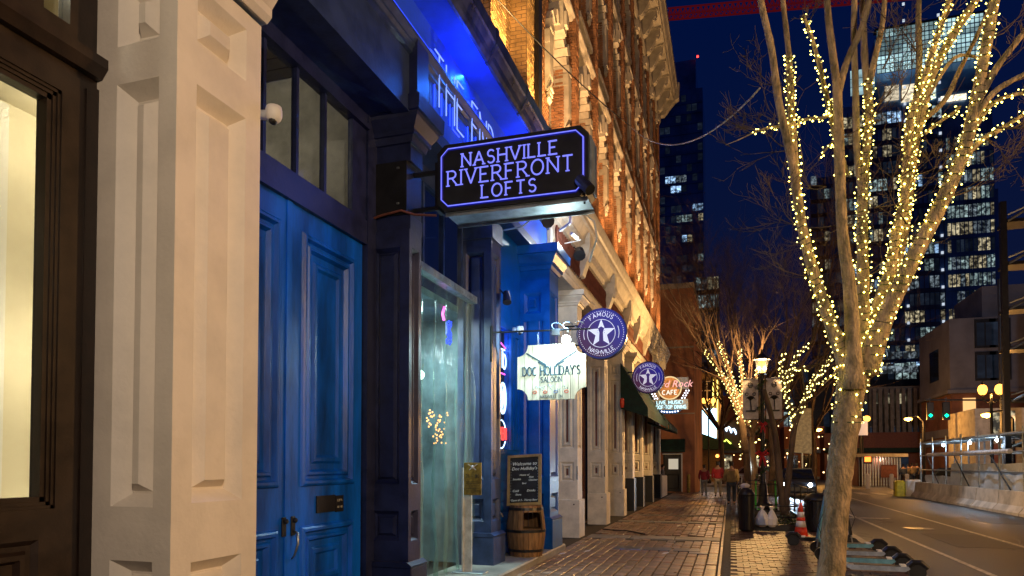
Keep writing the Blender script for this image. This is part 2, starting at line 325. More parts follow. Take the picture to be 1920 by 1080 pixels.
# ================================================================== GROUND
def struct(o): o['kind'] = 'structure'; return o
struct(MB().box(-900, 900, -60, 1500, -.6, -.125).build('ground', 'asphalt'))
rd = struct(MB().quad((2.78, -30, -.118), (60, -30, -.118), (60, 400, -.118), (2.78, 400, -.118)).build('road', 'asphalt'))
pl = MB()
for x, y0, y1 in ((3.95, 4, 44), (5.95, 4, 44)): pl.box(x - .05, x + .05, y0, y1, -.12, -.113)
pl.build('lane_line', 'paint', rd)
cw = MB()
for i in range(7): cw.box(3.4 + i * .95, 3.9 + i * .95, 44.6, 47.4, -.12, -.113)
cw.build('crosswalk_stripe', 'paint', rd, kind='stuff')
sl = MB()
sl.box(3.4, 4.9, 25.0, 25.35, -.12, -.113).box(9.4, 9.5, 26, 44, -.12, -.113); sl.build('stop_line', 'paint', rd)
pav = struct(MB().box(-14, 2.6, -10, 42.5, -.5, 0).build('pavement', 'joint'))
struct(MB().box(2.6, 2.76, -10, 42.5, -.5, .006).build('kerb', 'conc'))
far_walk = struct(MB().box(-60, 2.6, 56, 120, -.5, .0).build('far_pavement', 'conc'))
# brick pavers, the nearest 300 as pieces
PX0, PX1 = -3.1, -.22
cells = []
bands = [(15.35, 16.0), (19.8, 20.3), (22.4, 22.75), (28.0, 28.5), (34, 34.5)]
cwid = (PX1 - PX0) / 16
for i in range(16):
    y = 5 + R.random() * .3
    while y < 41.8:
        L = R.choice((.36, .4, .4, .44)); x = PX0 + i * cwid
        if not any(a - .02 < y + L and y < b + .02 for a, b in bands): cells.append((x, x + cwid, y, y + L))
        y += L
cells2 = []
y = 5
while y < 41.8:
    x = -.02 + (int(y * 5) % 2) * .1
    while x < 2.42:
        if not (y > 19 and y < 24.2 and .2 < x < 1.9): cells2.append((x, min(x + .2, 2.5), y, y + .2))
        x += .2
    y += .2
def lay(cells, mname, gapx, nmax, h=.022):
    # only what the camera's side of the kerb can show
    cells = [c for c in cells if c[2] > 9.0]
    cells.sort(key=lambda c: c[2]); proto = {}; rest = MB()
    for i, c in enumerate(cells):
        x0, x1, y0, y1 = c; hz = h + R.uniform(-.006, .006); g = gapx
        if i < nmax:
            k = (round(x1 - x0, 2), round(y1 - y0, 2))
            if k not in proto:
                o = MB().bbox(-k[0] / 2 + g, k[0] / 2 - g, -k[1] / 2 + g, k[1] / 2 - g, -.01, h, .006).build('paver', mname, pav); proto[k] = o
            else: o = proto[k].copy(); COL.objects.link(o); o.parent = pav
            o.location = ((x0 + x1) / 2, (y0 + y1) / 2, hz - h); o.rotation_euler = (R.uniform(-.01, .01), R.uniform(-.012, .012), R.uniform(-.012, .012))
        else:
            t = R.uniform(-.003, .003); rest.bbox(x0 + g, x1 - g + t, y0 + g, y1 - g + t, -.01, hz, .006)
    rest.build('paver_courses', mname, pav, kind='stuff')
lay(cells, 'paver', .009, 210)
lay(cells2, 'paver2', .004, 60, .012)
bs = MB()
for a, b in bands:
    x = PX0
    while x < -.25: bs.bbox(x + .005, min(x + .95, -.22) - .005, a + .01, b - .01, -.01, .026, .006); x += .96
bs.build('concrete_band', 'conc', pav, kind='stuff')
MB().box(-.2, -.16, 5, 42, -.01, .03).build('edge_strip', 'paver', pav)
uc = MB()
for i in range(3): uc.bbox(-2.15 + i * .55, -1.65 + i * .55, 13.3, 13.75, 0, .032, .008)
uc.bbox(-.75, -.4, 13.0, 13.25, 0, .032, .008)
tag(uc.build('utility_cover', 'gutter'), 'dark metal utility cover plates set in the brick pavement', 'utility cover')
lt = MB()
for (x, y, a) in ((-1.35, 18.5, .5), (-.75, 18.3, 1.4), (-2.6, 12.6, .2), (-1.2, 12.75, .1), (-2.95, 12.1, .3)):
    dx, dy = .09 * math.cos(a), .09 * math.sin(a)
    lt.prism([(0, 0), (.13, .02), (.15, .08), (.04, .07)], (x, y, .03), (dx * 10, dy * 10, .1), (-dy * 10, dx * 10, .2), (0, 0, .004))
tag(lt.build('litter', 'white'), 'scraps of pale paper litter scattered on the brick pavement', 'litter')['kind'] = 'stuff'
ss = MB().bbox(-3.98, -3.02, 7.35, 13.0, 0, .13, .02); struct(ss.build('door_step', 'conc'))
cv = MB().tube([(-3.05, 17.2, .03), (-2.7, 16.9, .035), (-2.4, 16.9, .035), (-1.9, 16.2, .035)], .018, 5)
tag(cv.build('cable', 'black'), 'black cable lying across the pavement by the cream columns', 'cable')

# ================================================================== NEAR BUILDING: brown window, white column
nb = thing('cream_column_building', 'nearest building front with cream panelled column and dark brown shop window', 'building', (-3.9, 3, 0))
PR = [(.08, -.095), (.095, -.095), (.145, -.025)]
zs = [(-.0 + .1, .55), (.62, 1.04), (1.38, 4.11), (4.36, 4.66)]
cn = MB()
cn.pilaster(-4.3, -3.3, 3.46, 4.27, 0, 4.9, [(-3.78, -3.44, a, b) for a, b in [(.1, 1.04), (1.38, 4.11), (4.36, 4.78)]], [(3.63, 4.11, a, b) for a, b in [(.1, 1.02), (1.40, 4.13), (4.40, 4.78)]], PR)
cn.build('column', 'cream', nb)
MB().run([(-3.95, 4.93), (-3.27, 4.93), (-3.23, 4.97), (-3.23, 5.03), (-3.16, 5.12), (-3.16, 5.3), (-3.95, 5.3)], 3.42, 4.3).build('capital', 'cream', nb)
MB().pilaster(-3.95, -3.32, 3.5, 4.24, 5.3, 9, [(-3.78, -3.44, 5.5, 8)], [(3.63, 4.11, 5.5, 8)], PR).build('upper_column', 'cream', nb)
fr = MB()      # brown frame, plane x=-3.75
fx = -3.93; OY = 3.20; OB = 1.38; OT = 3.96
for ya, yb in ((-1.2, 1.3), (1.3, 3.46)): fr.panel((fx, ya, 0), YU, ZU, XU, yb - ya, OB - .04, [(.15, yb - ya - .36, .15, 1.2)], [(.03, -.03), (.06, -.03), (.08, .0), (.11, .0), (.13, -.035)])
fr.build('panel', 'brown', nb)
wf = MB()
wf.box(fx - .1, fx, OY, 3.46, OB - .04, OT + .14).box(fx - .1, fx, -1.2, OY, OT, OT + .14).box(fx - .1, fx, -1.2, OY, OB - .04, OB)
for k, (a, b) in enumerate(((.0, .02), (.03, .042), (.058, .072))):
    wf.box(fx - .1 - .01 * k, fx - .012 * (k + 1), OY - b, OY - a + .02, OB, OT).box(fx - .1 - .01 * k, fx - .012 * (k + 1), -1.2, OY, OB - .02 + a, OB + b).box(fx - .1 - .01 * k, fx - .012 * (k + 1), -1.2, OY, OT - b, OT + .02 - a)
wf.box(fx, fx + .012, 3.36, 3.39, .1, OT + .1)
wf.build('window_frame', 'brown', nb)
MB().run([(fx - .1, 4.16), (fx + .03, 4.16), (fx + .08, 4.22), (fx + .08, 4.28), (fx - .1, 4.31)], -1.2, 3.455).build('head_moulding', 'brown', nb)
MB().box(fx - .12, fx - .02, -1.2, 3.46, OT + .14, 4.16).box(fx - .12, fx - .02, 3.26, 3.455, 4.31, 6).box(fx - .12, fx - .02, -1.2, 3.26, 4.31, 4.42).box(fx - .12, fx - .04, 3.04, 3.1, 4.42, 6).build('transom_frame', 'brown', nb)
MB().box(fx - .11, fx - .10, -1.2, OY - .06, OB + .02, OT - .02).build('glass', 'glass', nb)
MB().box(fx - .09, fx - .08, -1.2, 3.26, 4.42, 6).build('glass', 'glass', nb)
rm = MB().box(-5.2, -5.1, -2, 4.2, 0, 6).box(-5.1, -3.97, 4.15, 4.25, 0, 6).box(-5.1, fx - .13, -2, 4.1, 4.33, 4.38).box(-5.1, fx - .13, -2, 4.1, 5.9, 6).box(-5.1, fx - .15, -2, -1.9, 0, 6).box(-5.1, fx - .15, -2, 4.1, .3, .4)  # includes an inner ceiling added to keep room light off the transom
rm.build('room_wall', 'warmroom', nb)
MB().box(-5.08, -5.06, -1.2, 3.70, .4, 4.3).build('roller_blind', 'blind', nb)
for z in (4.1, 2.5, .9): lamp('room_light', 'POINT', (-4.5, 3.98, z), 24, (1, .90, .70), size=.1, parent=nb)
lamp('room_light', 'POINT', (-4.6, 2.6, 5.2), 14, (1, .84, .56), size=.1, parent=nb)

# ================================================================== BLUE STOREFRONT
bb = thing('blue_storefront_building', 'dark blue cast iron storefront with blue double doors and golden brick above', 'building', (-3.9, 8, 0))
# double door
DX = -3.95
def door_leaf(y0, y1):
    W = y1 - y0
    b = MB().panel((DX, y0, .05), YU, ZU, XU, W, 4.08, [(.16, W - .17, .2, 1.0), (.16, W - .17, 1.38, 3.86)],
                   [(.012, .02), (.03, .03), (.055, .03), (.075, -.012), (.10, -.012), (.118, .012), (.14, .012), (.165, -.03), (.225, -.03), (.25, -.01), (.285, -.01), (.31, -.035)])
    b.box(DX - .08, DX - .04, y0, y1, .05, 4.13)
    return b.build('door', 'blue', bb)
dl = door_leaf(4.28, 5.575); dr = door_leaf(5.59, 6.9)
MB().box(DX - .02, DX + .012, 5.5, 5.583, .05, 4.13).build('astragal', 'blue', dl)
ms = MB().box(DX, DX + .014, 6.02, 6.36, 1.16, 1.33); ms.build('mail_slot', 'black', dr)
MB().box(DX, DX + .012, 6.37, 6.52, 1.15, 1.32).build('door_plate', 'black', dr)
tx = MB()
for i, t in enumerate(('LOFTS', 'NO 112')): text(tx, t, (DX + .014, 6.445, 1.26 - i * .07), YU, ZU, .022, .0022)
tx.build('door_plate_text', 'paint', dr)
for yy in (5.49, 5.63):
    h = MB().bbox(DX + .0, DX + .02, yy - .03, yy + .03, .98, 1.16, .008).ball((DX + .035, yy, 1.12), .025)
    h.build('lock_plate', 'black', dr if yy > 5.6 else dl, smooth=False)
MB().tube([(DX + .02, 5.63, 1.02), (DX + .07, 5.62, 1.0), (DX + .08, 5.61, .9), (DX + .05, 5.6, .8), (DX + .02, 5.6, .76)], [.012, .014, .012, .01, .008], 8).build('door_handle', 'metal', dr, smooth=True)
# frame, transom
ft = MB().box(DX - .05, DX + .05, 4.28, 6.92, 4.13, 4.40).box(DX - .05, DX + .06, 6.92, 7.12, 0, 5.62).box(DX - .05, DX + .05, 4.28, 6.92, 5.5, 5.62)
ft.box(DX - .05, DX + .08, 4.28, 6.92, 5.44, 5.5)
for y in (5.13, 5.62, 6.10, 6.62): ft.box(DX - .03, DX + .03, y - (.02 if y < 6.5 else -.01), y + (.02 if y < 6.5 else .3), 4.4, 5.5)
ft.build('transom_frame', 'navy', bb)
for a, b in ((4.3, 5.11), (5.15, 5.6), (5.64, 6.08), (6.12, 6.62)): MB().box(DX - .012, DX - .004, a, b, 4.4, 5.5).build('transom_pane', 'glass', bb)
MB().box(-6.5, -6.4, 4, 7.6, 3.6, 6.4).box(-6.4, DX - .1, 4.2, 4.25, 3.6, 6.4).box(-6.4, DX - .1, 7.1, 7.2, 3.6, 6.4).build('hall_wall', 'stoned', bb)
hc = MB()
for k in range(14): hc.box(-6.4, DX - .1, 4.25 + k * .2, 4.43 + k * .2, 6.3, 6.33)
hc.build('ceiling_board', 'brown', bb, kind='stuff'); MB().box(-5.6, -5.58, 4.3, 7.0, 4.95, 5.0).build('hall_strip_light', emi('hall_strip', (1, .85, .5), 2.2), bb)
MB().box(-5.5, -5.2, 6.55, 6.75, 4.3, 5.0).box(-5.0, -4.8, 5.2, 5.25, 3.6, 5.4).build('hall_partition', 'warmroom', bb)
lamp('hall_light', 'POINT', (-5.2, 5.8, 5.7), 26, (1, .85, .6), size=.1, parent=bb)
# soffit over door recess and architrave
MB().box(-3.93, -3.42, 4.3, 13.1, 5.62, 5.7).build('recess_soffit', 'navy2', bb)
ar = MB().run([(-3.6, 5.6), (-3.40, 5.6), (-3.40, 6.24), (-3.36, 6.26), (-3.36, 6.30), (-3.33, 6.33), (-3.33, 6.36), (-3.29, 6.42), (-3.29, 6.45), (-3.6, 6.45)], 4.3, 13.1)
ar.build('architrave', 'navy2', bb)
MB().box(-3.6, -3.405, 4.3, 13.1, 6.45, 6.95).build('frieze', 'ledblue', bb)
MB().box(-3.41, -3.397, 7.5, 13.0, 5.75, 6.45).build('frieze_panel', 'ledblue', bb)
MB().run([(-3.5, 6.95), (-3.02, 6.95), (-3.02, 6.9), (-2.98, 6.9), (-2.95, 6.95), (-2.93, 7.02), (-2.88, 7.1), (-2.86, 7.12), (-2.86, 7.3), (-2.9, 7.34), (-3.5, 7.5)], 4.3, 13.1).build('cornice', 'gutter', bb)
MB().box(-3.405, -3.03, 4.3, 13.1, 6.93, 6.946).build('cornice_soffit', 'ledblue', bb)
sb = MB()
for y in (5.6,): sb.run([(-3.02, 6.885), (-2.975, 6.885), (-2.94, 6.95), (-2.85, 7.1), (-2.845, 7.32), (-2.9, 7.36), (-2.88, 7.1), (-3.0, 6.95)], y, y + .06)
sb0 = sb.build('cornice_bracket', 'gutter', bb); copies_at(sb0, [sb0.location + Vector((0, 1.4 * k, 0)) for k in range(1, 6)], bb)
MB().box(-3.405, -3.3, 6.95, 7.25, 5.72, 6.45).build('frieze_block', 'navy', bb)
for y in (8.6, 11.3): lamp('led_downlight', 'AREA', (-3.12, y, 6.86), 46, (.02, .16, 1), target=(-3.5, y, 3.5), size=(.04, 2.0), parent=bb)
# pilasters
PN = [(.045, -.05), (.055, -.05), (.085, -.02)]
def blue_pilaster(y0, y1, xf, xb, ztop, zb, m, name='pilaster', cap=True):
    p = MB(); s0, s1 = xb + .1, xf - .12
    p.pilaster(xb, xf, y0, y1, zb, ztop, [(s0 + .03, s1, .78, 1.12), (s0 + .03, s1, 1.42, ztop - .2)], [(y0 + .07, y1 - .07, .78, 1.12), (y0 + .07, y1 - .07, 1.42, ztop - .2)], PN)
    o = p.build(name, m, bb)
    q = MB(); q.bbox(xb, xf + .06, y0 - .05, y1 + .06, 0, zb - .06, .01); q.run([(xb, zb - .06), (xf + .06, zb - .06), (xf + .065, zb - .04), (xf + .01, zb), (xb, zb)], y0 - .055, y1 + .065)
    q.build('base', m, o)
    return o
P1 = blue_pilaster(7.1, 7.42, -3.46, -4.05, 4.33, .55, 'navy')
# dark panel block and capital over P1
MB().box(-4.05, -3.46, 7.12, 7.44, 4.33, 4.5).build('necking', 'navy', P1)
blk = MB().box(-4.03, -3.50, 7.10, 7.5, 4.5, 5.12); 
blk.build('black_panel', 'black', P1)
bo = MB()
for x in (-3.93, -3.62):
    for z in (4.62, 5.03): bo.box(x, x + .03, 7.085, 7.1, z, z + .02)
bo.build('bolt', 'metal', P1)
def capital(y0, y1, xf, xb, z0, z1, m, par, name='capital'):
    h = z1 - z0; steps = [(0, .0), (.3, .0), (.31, .03), (.42, .05), (.43, .075), (.5, .08), (.68, .15), (.74, .16), (.75, .19), (1, .2)]
    c = MB(); pv = None
    for (t, e) in steps:
        ring = [(xb, y0 - e, z0 + t * h), (xf + e, y0 - e, z0 + t * h), (xf + e, y1 + e, z0 + t * h), (xb, y1 + e, z0 + t * h)]
        if pv:
            for i in range(4): c.quad(pv[i], pv[(i + 1) % 4], ring[(i + 1) % 4], ring[i])
        else: c.quad(*ring)
        pv = ring
    c.quad(*pv)
    return c.build(name, m, par)
capital(7.12, 7.44, -3.46, -4.05, 5.12, 5.78, 'navy', P1)
P2 = blue_pilaster(9.9, 10.35, -3.45, -4.0, 5.1, .61, 'navy2')
MB().box(-3.98, -3.43, 9.88, 10.37, 5.1, 5.4).build('necking', 'navy2', P2)
P3 = blue_pilaster(12.1, 12.75, -3.1, -3.72, 5.0, .70, 'docblue')
MB().panel((-3.72, 12.09, 4.25), XU, ZU, (0, -1, 0), .6, .72, [(.14, .46, .14, .52)], [(.08, -.05), (.09, -.05), (.12, .0)]).build('square_panel', 'docblue', P3)
capital(12.1, 12.75, -3.1, -3.75, 5.0, 5.6, 'docblue', P3)
# storefront bay between P1 and P2
sf = MB().box(-3.95, -3.85, 7.42, 9.9, 4.18, 4.3).box(-3.95, -3.85, 7.42, 9.9, 5.4, 5.62)
for y in (7.6, 8.32, 9.0, 9.7): sf.box(-3.93, -3.86, y, y + .06, 4.3, 5.4)
sf.box(-3.95, -3.86, 7.44, 7.56, .13, 4.18).box(-3.95, -3.86, 9.78, 9.88, .13, 4.18)
sf.build('shopfront_frame', 'navy2', bb)
for a, b in ((7.66, 8.32), (8.38, 9.0), (9.06, 9.7)): MB().box(-3.905, -3.895, a, b, 4.3, 5.4).build('transom_pane', 'glass', bb)
MB().box(-5.2, -5.1, 7.3, 10.3, 3.9, 5.6).build('inner_wall', 'warmroom', bb)
lamp('bar_light', 'POINT', (-4.5, 8.7, 5.0), 4, (1, .8, .45), size=.1, parent=bb)
# interior seen through the vinyl
bi = MB().box(-5.0, -4.9, 7.3, 10.4, .1, 4.1).box(-4.9, -3.95, 10.2, 10.3, .1, 4.1).box(-4.9, -3.95, 7.3, 7.35, .1, 4.1); bi.box(-4.9, -3.95, 7.35, 10.2, 3.95, 4.05)
bi.build('porch_wall', mat('teal_wall', (.16, .24, .26), .5, var=.4, scale=1.6), bb)
pd = MB().panel((-4.895, 8.3, .12), YU, ZU, XU, 1.5, 3.2, [(.15, 1.35, .2, 1.1), (.15, 1.35, 1.3, 3.0)], [(.03, .03), (.06, -.02)]); pd.build('inner_door', 'docblue', bb)
lamp('porch_light', 'AREA', (-4.45, 8.9, 3.9), 120, (.78, .97, 1), target=(-4.5, 8.9, 0), size=(.5, 1.2), parent=bb)
# vinyl curtain: hanging clear sheet in folds
vc = MB(); N = 70; K = 18; rows = []
for j in range(K + 1):
    z = 4.14 - j * (4.0 / K); row = []
    for i in range(N + 1):
        y = 7.5 + 2.35 * i / N; a = math.sin(i * .55 + .5 * math.sin(j * .2)) * .06 + math.sin(i * 1.7 + j * .33) * .012 + .02 * math.sin(j * .9 + i * .2)
        row.append((-3.74 + a * (.4 + .6 * j / K) + .006 * math.sin(j * 2.1 + i), y, z))
    rows.append(row)
vs = [p for r_ in rows for p in r_]; fs = [(j * (N + 1) + i, j * (N + 1) + i + 1, (j + 1) * (N + 1) + i + 1, (j + 1) * (N + 1) + i) for j in range(K) for i in range(N)]
vc.add(vs, fs)
vin = bpy.data.materials.new('clear_vinyl'); vin.use_nodes = True; n_ = vin.node_tree.nodes; l_ = vin.node_tree.links; p_ = n_['Principled BSDF']
p_.inputs['Base Color'].default_value = (.35, .46, .42, 1); p_.inputs['Roughness'].default_value = .16; p_.inputs['Specular IOR Level'].default_value = .8
t_ = n_.new('ShaderNodeBsdfTransparent'); t_.inputs[0].default_value = (.82, .95, .9, 1); m_ = n_.new('ShaderNodeMixShader')
nz_ = n_.new('ShaderNodeTexNoise'); nz_.inputs['Scale'].default_value = 2.2; nz_.inputs['Detail'].default_value = 6; mr_ = n_.new('ShaderNodeMapRange'); mr_.inputs[1].default_value = .35; mr_.inputs[2].default_value = .7; mr_.inputs[3].default_value = .08; mr_.inputs[4].default_value = .46
bz_ = n_.new('ShaderNodeTexNoise'); bz_.inputs['Scale'].default_value = 14; bp_ = n_.new('ShaderNodeBump'); bp_.inputs['Strength'].default_value = .5; bp_.inputs['Distance'].default_value = .02
l_.new(bz_.outputs[0], bp_.inputs['Height']); l_.new(bp_.outputs[0], p_.inputs['Normal'])
l_.new(nz_.outputs[0], mr_.inputs[0]); l_.new(mr_.outputs[0], m_.inputs[0]); l_.new(t_.outputs[0], m_.inputs[1]); l_.new(p_.outputs[0], m_.inputs[2]); l_.new(m_.outputs[0], n_['Material Output'].inputs[0])
tag(vc.build('vinyl_curtain', vin, smooth=True), 'clear vinyl sheet hanging in folds from a rail in the storefront opening', 'curtain')
rl = MB().box(-3.8, -3.68, 7.48, 9.9, 4.1, 4.2)
for k in range(24): rl.box(-3.68, -3.672, 7.52 + k * .098, 7.55 + k * .098, 4.13, 4.15)
rl.build('curtain_rail', 'galv', bb)
n12 = MB(); text(n12, '112', (-3.80, 8.0, 4.26), YU, ZU, .16, .01, gap=.2); tag(n12.build('house_number', 'galv'), 'small metal house number 112 above the vinyl curtain', 'house number')
# small neon things inside the bar
def neon(name, label, mk, m='neonw', cat='neon sign'):
    b = MB(); mk(b); return tag(b.build(name, m), label, cat)
neon('neon_sign', 'pink neon squiggle glowing behind the vinyl curtain', lambda b: b.tube([(-3.98, 9.30 + .03 * math.sin(k), 4.0 - k * .035) for k in range(8)], .02, 5), 'neonp')
neon('neon_sign', 'blue neon figure glowing behind the vinyl curtain, right of the pink one', lambda b: [b.tube([(-3.98, 9.5 + .1 * math.sin(k * 1.3 + q), 3.78 - k * .05) for k in range(8)], .016, 5) for q in (0, 1.5, 3)], 'neonb')
for yy_, zz_, l_ in ((8.15, 3.3, 'round white lamp glowing behind the left of the vinyl curtain'), (8.85, 2.9, 'round white lamp glowing behind the middle of the vinyl curtain')): tag(MB().ball((-4.15, yy_, zz_), .07, 12, 8).build('globe_lamp', emi('globe_glow', (.75, 1, .9), 7)), l_, 'lamp')
bl = MB()
for k in range(46): bl.ball((-4.15 + R.uniform(-.08, .08), 9.45 + R.uniform(-.26, .26), 2.2 + R.uniform(-.25, .25)), .013, 6, 4)
tag(bl.build('bottle_lights', emi('amber_points', (1, .35, .09), 5)), 'cluster of tiny amber lights glowing low behind the vinyl curtain', 'lights')['kind'] = 'stuff'
MB().box(-4.6, -4.4, 8.75, 9.35, 1.45, 1.63).build('bar_shelf', 'blue', bb)
# Doc bay: wall X=-3.65 between P2 and P3
BX = -3.66
dw = MB().box(BX - .1, BX, 11.47, 12.1, .13, 5.62).box(BX - .1, BX, 10.35, 11.47, 3.95, 5.62).box(BX - .1, BX, 10.35, 11.47, .13, 1.9)
for z in range(9): dw.box(BX, BX + .025, 10.4, 12.08, .2 + z * .17, .33 + z * .17)
dw.box(BX, BX + .03, 11.47, 11.55, 1.9, 3.95).box(BX, BX + .03, 10.35, 11.55, 3.95, 4.05).box(BX, BX + .03, 10.35, 11.55, 1.82, 1.9)
dw.box(BX, BX + .03, 11.68, 12.0, 1.9, 1.95).box(BX, BX + .03, 11.68, 11.72, 1.95, 3.9).box(BX, BX + .03, 11.95, 12.0, 1.95, 3.9).box(BX, BX + .03, 11.68, 12.0, 3.9, 3.95)
dw.build('bay_wall', 'docblue', bb)
MB().box(BX - .3, BX - .28, 10.3, 11.6, 1.9, 3.95).build('window_back', 'docblue', bb)
lamp('window_light', 'POINT', (BX - .12, 11.2, 3.7), 9, (.15, .3, 1), size=.04, parent=bb)
MB().box(BX - .03, BX - .02, 10.36, 11.47, 1.92, 3.94).build('bay_glass', 'glass', bb)
NX = BX - .06
def n1(b): b.tube([(NX, 11.36 + .08 * math.cos(k * .6), 3.42 + .13 * math.sin(k * .6)) for k in range(12)], .012, 5); b.tube([(NX, 11.25, 3.3), (NX, 11.25, 3.6), (NX, 11.3, 3.45)], .012, 5); b.tube([(NX, 11.2, 3.62), (NX, 11.38, 3.62)], .012, 5)
neon('neon_sign', 'white and pink neon mug sign in the bay window, topmost one', n1, 'neonw')
neon('neon_sign', 'pink neon outline around the mug sign in the bay window', lambda b: (b.tube([(NX, 11.16, 3.2), (NX, 11.38, 3.2)], .014, 5), b.tube([(NX, 11.16, 3.72), (NX, 11.42, 3.66)], .012, 5)), 'neonp')
neon('neon_sign', 'white oval neon face sign in the bay window, middle one', lambda b: (b.tube([(NX, 11.28 + .14 * math.cos(k * .42), 2.78 + .26 * math.sin(k * .42)) for k in range(16)], .02, 5), b.tube([(NX, 11.25, 2.9), (NX, 11.3, 2.75), (NX, 11.22, 2.62)], .02, 5), b.tube([(NX, 11.32, 2.95), (NX, 11.36, 2.8)], .02, 5)), 'neonw')
def opn(b): text(b, 'OPEN', (NX, 11.2, 2.07), YU, ZU, .2, .014, gap=.16, xs=.8)
neon('open_sign', 'small red neon open sign in the bay window, lowest one', opn, 'neonr')
neon('neon_ring', 'white neon ring arcs around the red open sign', lambda b: (b.tube([(NX, 11.2 + .24 * math.cos(rad(a)), 2.16 + .24 * math.sin(rad(a))) for a in range(30, 151, 15)], .01, 5), b.tube([(NX, 11.2 + .24 * math.cos(rad(a)), 2.16 + .24 * math.sin(rad(a))) for a in range(210, 331, 15)], .01, 5)), 'neonw')
dk = MB().box(BX - .005, BX + .05, 11.3, 11.36, 1.08, 1.14).tube([(BX + .03, 10.6, .85), (BX + .12, 10.62, .86), (BX + .14, 10.66, .8)], .02, 6); dk.build('door_knob', 'metal', bb)
# THE END neon lettering on the frieze
te = MB(); text(te, 'THE END', (-3.33, 7.5, 5.97), YU, ZU, .64, .009, gap=.22, xs=.62, center=False)
tag(te.build('neon_lettering', 'neont'), 'tall white-blue neon capitals beginning with THE on the blue-lit frieze', 'neon sign')
tb = MB(); text(tb, 'THE END', (-3.385, 7.48, 5.97), YU, ZU, .64, .010, gap=.22, xs=.62, center=False); tb.build('neon_glow_backing', 'neonb', bb)  # second glowing letter set behind the tubes, stands for their blue glow
st = MB().box(-3.34, -3.30, 4.4, 13.0, 6.46, 6.475); st.build('led_strip', 'neonb', bb)
for y in (5.5, 8.2, 10.8): lamp('led_wash', 'AREA', (-3.24, y, 6.49), 30 if y > 6 else 12, (.01, .06, 1), target=(-3.19, y, 7), size=(.04, 2.2), parent=bb)
# upper golden brick wall with real bricks
def brick_faces(par, faces, matn, nmax, bl=.21, bh=.075, g=.012, prot=.012):
    # faces: (origin, u, n, W, H)   bricks laid in stretcher bond, nearest ones as pieces
    cells = []
    for (o, u, n, W, H) in faces:
        o = Vector(o); u = Vector(u); n = Vector(n); r = 0
        while r * bh < H - .02:
            x = -(r % 2) * bl / 2
            while x < W - .01:
                a = max(0, x); b = min(W, x + bl)
                if b - a > .03: cells.append((o + u * (a + b) / 2 + Vector((0, 0, r * bh + bh / 2)), u, n, b - a - g, bh - g))
                x += bl
            r += 1
    cam0 = Vector((0, 0, CAMH)); cells.sort(key=lambda c: (c[0] - cam0).length)
    rest = MB(); proto = {}
    for i, (c, u, n, W, H) in enumerate(cells):
        p = prot + R.uniform(-.004, .005)
        if i < nmax:
            k = (round(W, 2), tuple(u), tuple(n))
            if k not in proto:
                b = MB(); b.v = [tuple(q) for q in brick_pts(Vector((0, 0, 0)), u, n, W, H, prot)]; b.f = BF[:]; b.m = [0] * len(BF)
                ob = b.build('brick', matn, None); proto[k] = ob
            else: ob = proto[k].copy(); COL.objects.link(ob)
            ob.parent = par; ob.location = c - parent_world(par) + n * R.uniform(-.004, .005)
        else:
            rest.add(brick_pts(c, u, n, W, H, p), BF)
    if rest.v: rest.build('brick_courses', matn, par, kind='stuff')
BF = [[4, 5, 6, 7], [0, 1, 5, 4], [1, 2, 6, 5], [2, 3, 7, 6], [3, 0, 4, 7]]
def brick_pts(c, u, n, W, H, p):
    z = Vector((0, 0, 1)); a = u * W / 2; b = z * H / 2; k = .004; a2 = u * (W / 2 - k); b2 = z * (H / 2 - k)
    back = c - n * .01; f = c + n * p
    return [back - a - b, back + a - b, back + a + b, back - a + b, f - a2 - b2, f + a2 - b2, f + a2 + b2, f - a2 + b2]
MB().box(-4.6, -3.86, 4.3, 13.2, 7.3, 21.5).build('wall_core', 'mortar', bb)
cols = [(7.6, 8.5), (10.1, 10.9), (12.15, 13.1)]
pc = MB()
for a, b in cols: pc.box(-3.86, -3.55, a, b, 7.35, 21)
pc.build('pier_core', 'mortar', bb)
F = []
for a, b in cols: F += [((-3.86, a, 7.4), XU, (0, -1, 0), .31, 9), ((-3.55, a, 7.4), YU, XU, b - a, 9)]
gaps = [(8.5, 10.1), (10.9, 12.15)]
F += [((-3.86, a, 7.4), YU, XU, b - a, 9) for a, b in gaps]
brick_faces(bb, F, 'brickt', 300)
sp = MB().lathe((-3.48, 11.15, 9.95), [(.02, -.2), (.16, -.19), (.2, -.1), (.21, .1), (.16, .19), (.02, .2)], 14)
tag(sp.build('wall_vent', 'cast', smooth=True), 'round cream slotted vent cowl on the golden brick wall', 'vent')
dp = MB().box(-3.52, -3.44, 12.62, 12.86, 7.3, 21); tag(dp.build('downpipe', 'black'), 'flat black downpipe on the golden brick wall', 'downpipe')
